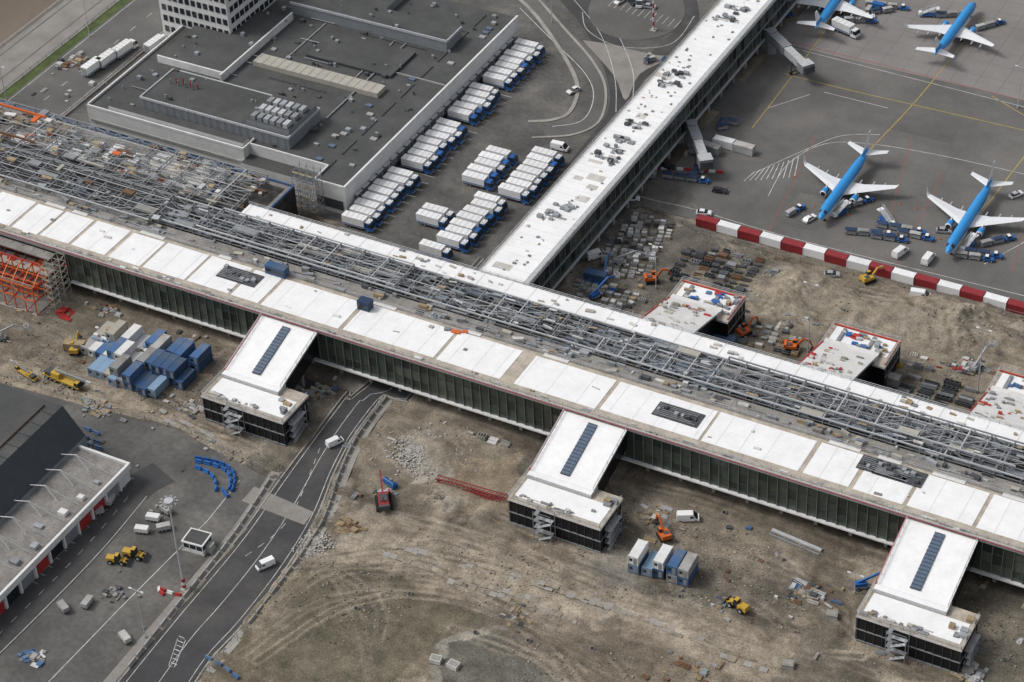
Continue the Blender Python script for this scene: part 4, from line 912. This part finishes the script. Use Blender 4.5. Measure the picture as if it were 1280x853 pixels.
for i in range(10):
    a=i*math.pi/5; mb.beam((0,0,27.9),(1.8*math.cos(a),1.8*math.sin(a),27.9),.1,'steel'); mb.obox((1.8*math.cos(a),1.8*math.sin(a),27.5),.6,.5,.4,a,'wall_grey')
for i in range(12): a=i*math.pi/6; b=(i+1)*math.pi/6; mb.beam((1.5*math.cos(a),1.5*math.sin(a),28),(1.5*math.cos(b),1.5*math.sin(b),28),.12,'steel')
for i in range(4): mb.cyl((0,0,i*.9),(0,0,i*.9+.9),.5,'paint_red' if i%2 else 'wall_white',12)
mb.obox((0,0,-.05),1.8,1.8,.4,0,'concrete'); mb.obj('high_mast_floodlight',(*site(231,737),.05))
mb=MB()
for i in range(8): mb.cyl((0,0,i*1.6),(0,0,i*1.6+1.6),.28,'paint_red' if i%2 else 'wall_white',8)
mb.box(-.7,.7,-.7,.7,12.8,13.6,'steel'); mb.box(-1,1,-1,1,-.1,.3,'concrete'); mb.obj('red_white_beacon_mast',(*site(817,38),.14))
mb=MB(); mb.box(-3,3,-2.6,2.6,0,.5,'concrete'); mb.box(-2.6,2.6,-2.2,2.2,.5,3,'window'); mb.box(-2.62,2.62,-2.22,2.22,.5,1.3,'wall_white'); mb.box(-2.9,2.9,-2.5,2.5,3,3.35,'wall_white','wall_white'); mb.box(-2.5,2.5,-2.1,2.1,3.35,3.4,'roof_bitumen')
for x in(-2.6,-.9,.9,2.6):
    for y in(-2.2,2.2): mb.box(x-.08,x+.08,y-.08,y+.08,.5,3,'wall_white')
mb.box(2.7,4.2,-1,1,0,2.2,'wall_grey'); mb.obj('gatehouse_kiosk',(*site(248,684),.05),.1)
def barrier_run(px,c,name,step=1.9,h=.95):
    pts=resamp(smoothpts(S(px)),max(3,int(sum(math.dist(a,b) for a,b in zip(S(px),S(px)[1:]))/step)))
    mb=MB()
    for i,(a,b) in enumerate(zip(pts,pts[1:])):
        ang=math.atan2(b[1]-a[1],b[0]-a[0]); cx,cy=(a[0]+b[0])/2,(a[1]+b[1])/2; m_=c if isinstance(c,str) else c[i%len(c)]
        mb.obox((cx,cy,.05),step*.93,.8,.35,ang,m_); mb.obox((cx,cy,.4),step*.9,.4,h-.35,ang,m_)
    mb.obj(name)
for px in([(243,573),(270,578),(288,586),(294,600),(290,616)],[(243,577),(268,582),(284,590),(289,602),(286,614)],[(243,584),(262,592),(270,603),(270,616)],[(278,612),(285,622)]): barrier_run(px,'paint_blue','water_filled_barrier')
barrier_run([(484,497),(446,548),(424,595),(402,655),(356,722),(310,782)],'concrete','concrete_barrier',3.2)
barrier_run([(338,600),(290,672),(216,765),(160,836)],['concrete','wall_grey'],'concrete_barrier',3.2)
barrier_run([(206,745),(196,735),(214,742),(228,745)],['paint_red','wall_white'],'traffic_barrier',1.6,.7)
barrier_run([(255,820),(280,834),(300,850)],'container_blue','water_filled_barrier',2.2,.7)
barrier_run([(795,210),(850,212),(905,216)],['paint_red','wall_white'],'traffic_barrier',2,.7)
for px in([(100,545),(128,556)],[(104,535),(126,545)],[(106,555),(130,563)]): barrier_run(px,'container_blue','water_filled_barrier',2.2)
def fence(px,name='site_fence',h=2.):
    mb=MB(); pts=smoothpts(S(px),4); mb.rail([(x,y,.05) for x,y in pts],h,.07,'steel',3); mb.obj(name)
fence([(0,470),(120,508),(240,545),(330,590)]); fence([(480,500),(440,560),(412,625),(370,700)]); fence([(310,790),(250,850)]); fence([(700,345),(780,260),(870,290)]); fence([(868,292),(1000,328),(1290,402)])
def trailer_mesh(c):
    mb=MB(); wheels(mb,(-.5,.5),.95,.35,.22); mb.box(-2,2,-1,1,.5,.7,'steel_dark'); mb.frus((-2,2,-1,1),.7,(-1.95,1.95,-.97,.97),2.0,c); mb.beam((2,0,.6),(3.1,0,.5),.1,'steel'); return mb.mesh('utility_trailer')
TA,TB=trailer_mesh('wall_white'),trailer_mesh('container_grey')
for u,v in((178,665),(192,650),(205,662),(122,642),(138,628),(110,756),(80,762),(157,800),(208,640)): put(random.choice([TA,TB]),'utility_trailer',u,v,U(0,3),sc=.85)
def clutter(name,px,n,kinds,z=.1,smin=.5,smax=3,ht=1.2,clus=True,ang=None):
    poly=S(px); xs_=[p[0] for p in poly]; ys_=[p[1] for p in poly]; mb=MB(); c=0; t=0; cen=[]
    while c<n and t<n*30:
        t+=1
        if clus and cen and R()<.72: q=random.choice(cen); x=q[0]+random.gauss(0,1.6); y=q[1]+random.gauss(0,1.6)
        else: x=U(min(xs_),max(xs_)); y=U(min(ys_),max(ys_))
        if not inpoly(np.array([x]),np.array([y]),poly)[0]: continue
        if len(cen)<max(2,n//8): cen.append((x,y))
        k=random.choice(kinds); s_=U(smin,smax); a=random.choice([0,math.pi/2,U(-.4,.4)]) if ang is None else ang+random.choice([0,0,math.pi/2])+U(-.05,.05)
        ty=R()
        if ty<.4:
            for q in range(random.randint(2,5)): mb.obox((x+q*.3*math.sin(a),y-q*.3*math.cos(a),z+U(0,.2)),s_*1.6,.2,.2,a+U(-.05,.05),k)
        elif ty<.6: mb.obox((x,y,z),s_,s_*U(.4,.9),U(.2,ht),a,k)
        elif ty<.85:
            for q in range(3): mb.cyl((x+q*.3*math.sin(a),y-q*.3*math.cos(a),z+.15),(x+q*.3*math.sin(a)+s_*math.cos(a),y-q*.3*math.cos(a)+s_*math.sin(a),z+.15),.13,k,6)
        else: mb.obox((x,y,z),s_,s_*.8,.15,a,k); mb.obox((x,y,z+.15),s_*.8,s_*.6,U(.2,ht*.8),a,k)
        c+=1
    mb.obj(name)
def storage(name,px,dx,dy,kinds,ang=0.,fill=.8):
    poly=S(px); mb=MB(); cx=sum(p[0] for p in poly)/len(poly); cy=sum(p[1] for p in poly)/len(poly); ca,sa=math.cos(ang),math.sin(ang)
    for i in range(-24,25):
        for j in range(-24,25):
            lx,ly=i*dx+U(-.3,.3),j*dy+U(-.3,.3); x=cx+lx*ca-ly*sa; y=cy+lx*sa+ly*ca
            if not inpoly(np.array([x]),np.array([y]),poly)[0] or R()>fill: continue
            k=random.choice(kinds); ty=R(); w,d=dx*U(.6,.88),dy*U(.5,.85); a=ang+U(-.06,.06)
            if ty<.35:
                for q in range(5): mb.obox((x-(q-2)*d*.2*sa,y+(q-2)*d*.2*ca,.1),w,d*.12,U(.3,.9),a,k)
            elif ty<.6:
                h=U(.5,1.3)
                for q in range(4): mb.obox((x+(q-1.5)*w*.3*ca,y+(q-1.5)*w*.3*sa,.1),.18,d,h,a,k)
                for q in(-1,1): mb.obox((x-q*d*.42*sa,y+q*d*.42*ca,.1),w,.15,h,a,k)
            elif ty<.85: mb.obox((x,y,.1),w,d,.15,a,'timber'); mb.obox((x,y,.25),w*.9,d*.9,U(.4,1.3),a,k)
            else: mb.cyl((x-w*.4*ca,y-w*.4*sa,.5),(x+w*.4*ca,y+w*.4*sa,.5),.4,k,8)
    mb.obj(name)
K1=['timber','steel','tarp','rust','steel_light','concrete','steel_dark','wall_grey','mud_plate']
storage('building_material_stacks',[(748,318),(795,266),(845,280),(808,348),(756,345)],2.1,1.6,['tarp','steel_light','steel','wall_grey','concrete','wall_white','steel_dark'],.25,.85)
storage('steel_frame_stacks',[(832,338),(868,300),(965,325),(935,372),(860,372)],3.2,2.4,['steel_dark','steel_dark','metal_cladding_dark','rust','steel'],.05,.92)
storage('building_material_stacks',[(690,395),(730,345),(812,362),(790,412)],2.3,1.8,['container_blue','steel','tarp','timber','steel_dark','steel','wall_grey','paint_blue'],.1,.6)
storage('building_material_stacks',[(905,400),(1000,418),(1000,445),(915,430)],2.4,1.9,['steel','timber','tarp','rust','steel_dark','paint_grey'],.1,.7)
storage('building_material_stacks',[(960,335),(1010,345),(1000,352),(955,345)],2.4,1.9,['steel','steel_dark','tarp'],.1,.7)
storage('steel_beam_stacks',[(1100,465),(1215,485),(1220,512),(1100,495)],5.,1.6,['steel_dark','steel_dark','steel'],0,.85)
storage('building_material_stacks',[(1085,435),(1185,448),(1200,466),(1090,460)],2.4,1.8,['paint_darkred','timber','tarp','steel','paint_yellow','steel_dark'],.05,.65)
storage('building_material_stacks',[(1120,375),(1200,390),(1190,398),(1115,384)],2.6,2.,['steel','timber','tarp','steel_dark'],.05,.45)
storage('precast_concrete_blocks',[(585,538),(655,550),(645,566),(580,552)],3.2,3.2,['wall_white','concrete','steel','tarp'],0,.8)
clutter('building_material_stacks',[(680,345),(780,360),(850,400),(780,420),(700,395)],50,K1,.1,.6,2.4)
clutter('construction_debris',[(900,300),(1000,330),(1000,440),(860,390)],60,K1,.1,.4,2.2,.7)
clutter('construction_debris',[(960,340),(1290,410),(1290,480),(1000,430)],80,K1+['paint_red','container_blue'],.1,.4,2.2,.8)
clutter('construction_debris',[(420,520),(640,580),(640,640),(440,640)],26,K1,.1,.3,1.6,.6)
clutter('construction_debris',[(790,600),(1060,690),(1050,800),(840,760),(790,680)],80,K1+['container_blue'],.1,.4,2.,.7)
clutter('construction_debris',[(800,625),(880,645),(870,665),(800,650)],26,K1,.1,.6,2.4,.8)
clutter('construction_debris',[(560,700),(960,790),(1060,853),(700,853)],26,['timber','concrete','steel_dark'],.1,.3,1.4,.3)
clutter('construction_debris',[(1000,790),(1290,800),(1290,853),(980,853)],40,K1,.1,.4,2.2,.5)
clutter('construction_debris',[(1220,700),(1290,720),(1290,800),(1215,780)],30,K1+['container_blue'],.1,.4,2.,.6)
clutter('construction_debris',[(820,810),(900,830),(900,853),(800,850)],22,['rust','timber','steel'],.1,.5,2,.4)
clutter('construction_debris',[(880,740),(960,750),(950,775),(880,765)],14,['container_blue','steel','timber'],.1,.4,1.6)
clutter('construction_debris',[(0,385),(110,375),(300,430),(290,480),(0,440)],44,K1,.1,.4,2.,.6)
clutter('construction_debris',[(60,470),(200,510),(330,560),(300,580),(40,500)],46,['concrete','timber','steel','wall_grey'],.1,.3,1.8,.5)
clutter('construction_debris',[(360,450),(425,470),(400,530),(370,560)],56,K1+['container_blue'],.1,.4,2.2,.9)
clutter('construction_debris',[(200,490),(255,505),(255,540),(215,530)],24,K1,.1,.4,2.,.6)
clutter('timber_stack',[(415,650),(450,648),(448,668),(420,670)],14,['rust','timber'],.1,1,2.6,.8)
clutter('red_formwork_stack',[(60,398),(85,385),(98,390),(75,405)],12,['paint_red','paint_darkred'],.1,1.2,3,.8)
clutter('road_debris',[(100,530),(240,590),(200,650),(120,600)],18,['steel_dark','steel','concrete'],.05,.3,1.3,.5)
clutter('kerb_material_stacks',[(0,825),(90,800),(110,815),(20,845)],18,['concrete','wall_white','container_blue'],.05,.8,2.2,.7)
clutter('yard_equipment',[(60,690),(230,600),(260,760),(100,853)],26,['steel_dark','concrete','steel'],.05,.3,1.3,.7)
clutter('ground_equipment',[(820,140),(860,110),(890,200),(830,210)],40,['steel','paint_grey','wall_grey','steel_dark'],.05,.6,2.4,1.4)
clutter('ground_equipment',[(700,280),(760,220),(790,240),(740,310)],34,['steel','timber','wall_grey','steel_dark'],.05,.5,2.,1.2)
clutter('ground_equipment',[(905,75),(935,25),(960,40),(925,95)],26,['steel','paint_red','wall_grey','steel_dark'],.05,.6,2.2,1.2)
clutter('yard_equipment',[(0,105),(110,60),(140,110),(60,140)],46,K1,.05,.6,2.4,1.3)
def plates(name,px0,px1,n,w=2.4,m=('mud_plate','mud_plate','concrete')):
    mb=MB(); a=np.array(site(*px0)); b=np.array(site(*px1)); ang=math.atan2(*(b-a)[::-1]); nn=np.array([-math.sin(ang),math.cos(ang)])
    for i in range(n):
        if R()<.18: continue
        p=a+(b-a)*(i+.5)/n+nn*U(-.3,.3); mb.obox((p[0],p[1],.1),np.hypot(*(b-a))/n*.97,w+U(-.2,.2),.1+U(0,.03),ang+U(-.02,.02),random.choice(m))
    mb.obj(name)
for a,b,n_ in(((430,668),(600,712),20),((470,690),(700,760),26),((600,712),(860,786),28),((900,820),(960,838),6),((200,520),(310,580),16),((30,462),(120,490),10),((420,662),(560,700),16),((1180,760),(1230,775),8),((560,725),(720,775),18),((200,512),(300,565),12),((640,715),(880,800),28),((700,740),(900,812),22)):
    plates('track_mats',a,b,n_,random.choice([.9,1.2,1.6]))
mb=MB(); a,b=P(965,662,.3),P(1027,688,.3)
mb.beam(a,b,.9,'steel_light',.5); mb.beam((a[0],a[1]-1.6,.3),(b[0],b[1]-1.6,.3),.4,'steel',.4); mb.obj('steel_girder')
for u,v in((545,826),(567,833),(1040,770),(1040,648),(985,832),(1210,838)):
    mb=MB(); mb.box(-1.4,1.4,-1.1,1.1,0,.2,'concrete'); mb.box(-1.3,1.3,-1,1,.2,1.1,'tarp' if u<900 else 'concrete'); mb.box(-1.0,1.0,-.7,.7,1.1,1.18,'concrete'); mb.obj('concrete_chamber',P(u,v,.1),U(-.3,.3))
mb=MB(); mb.box(-2,2,-.6,.6,.3,1,'paint_blue'); mb.cyl((-1.8,0,1.2),(1.8,0,1.2),.5,'paint_blue',10); mb.box(1.4,2.2,-.8,.8,0,1.4,'paint_blue'); mb.obj('blue_pump_unit',P(487,606,.1),-.3)
mb=MB()
for u,v in((512,742),(594,790),(660,800),(850,745),(445,760),(740,810),(905,640),(980,700)): mb.cyl(P(u,v,-.1),P(u,v,.5),.6,'concrete',12); mb.cyl(P(u,v,.5),P(u,v,.52),.45,'dark_void',12)
mb.obj('concrete_manhole_rings')
def rubble(name,u,v,rad,n,m,h,smax=.55):
    mb=MB(); cx,cy=site(u,v)
    for k in range(n):
        a=U(0,6.28); r=min(1.6,abs(random.gauss(0,.5)))*rad; s_=U(.12,smax); x,y=cx+r*math.cos(a)*1.2,cy+r*math.sin(a); z=max(.03,h*(1-r/rad)*U(.4,.9))
        vs=[(x+s_*U(.4,1)*dx,y+s_*U(.4,1)*dy,z+s_*U(.3,.7)*dz) for dx in(-1,1) for dy in(-1,1) for dz in(-1,1)]
        mb.add(vs,[(0,1,3,2),(4,6,7,5),(0,4,5,1),(2,3,7,6),(0,2,6,4),(1,5,7,3)],m)
    mb.obj(name)
rubble('rubble_pile',528,566,8,1500,'rubble',1.4,.45); rubble('rubble_pile',398,676,4,300,'rubble',.6,.4); rubble('gravel_pile',703,350,5,500,'rubble',2.6,.4); rubble('rubble_pile',388,688,3,150,'rubble',.4,.35); rubble('rubble_pile',550,625,5,160,'mud_plate',1.4,.3)

# ------------------------------------------------------------------ light, world, camera
sc=bpy.context.scene
w=bpy.data.worlds.new('World'); sc.world=w; w.use_nodes=True; nt=w.node_tree
sky=nt.nodes.new('ShaderNodeTexSky'); sky.sky_type='NISHITA'; sky.sun_disc=False; sky.sun_elevation=math.radians(50)
SUNAZ=math.radians(250)
sky.sun_rotation=SUNAZ; sky.dust_density=4.; sky.air_density=1.
hs=nt.nodes.new('ShaderNodeHueSaturation'); hs.inputs['Saturation'].default_value=.3
nt.links.new(sky.outputs[0],hs.inputs['Color']); bg=nt.nodes['Background']; nt.links.new(hs.outputs[0],bg.inputs['Color']); bg.inputs['Strength'].default_value=.14
sd=bpy.data.lights.new('sun','SUN'); sd.energy=1.4; sd.angle=math.radians(14); sd.color=(1,.985,.96); so=bpy.data.objects.new('sun',sd); COL.objects.link(so)
el=math.radians(50); dirv=Vector((math.sin(SUNAZ)*math.cos(el),math.cos(SUNAZ)*math.cos(el),math.sin(el))); so.rotation_euler=dirv.to_track_quat('Z','Y').to_euler()
cd=bpy.data.cameras.new('camera'); cam=bpy.data.objects.new('camera',cd); COL.objects.link(cam); sc.camera=cam
cx=Vector((XA[0],YA[0],ZA[0])); cy=Vector((XA[1],YA[1],ZA[1])); cz=Vector((XA[2],YA[2],ZA[2]))
m4=Matrix(((cx.x,-cy.x,-cz.x,0),(cx.y,-cy.y,-cz.y,0),(cx.z,-cy.z,-cz.z,H),(0,0,0,1)))
cam.matrix_world=m4; cd.sensor_width=36; cd.lens=F/1280*36; cd.clip_start=1; cd.clip_end=20000
sc.view_settings.view_transform='Standard'; sc.view_settings.look='None'; sc.view_settings.exposure=0
print('OBJ',len(bpy.data.objects))
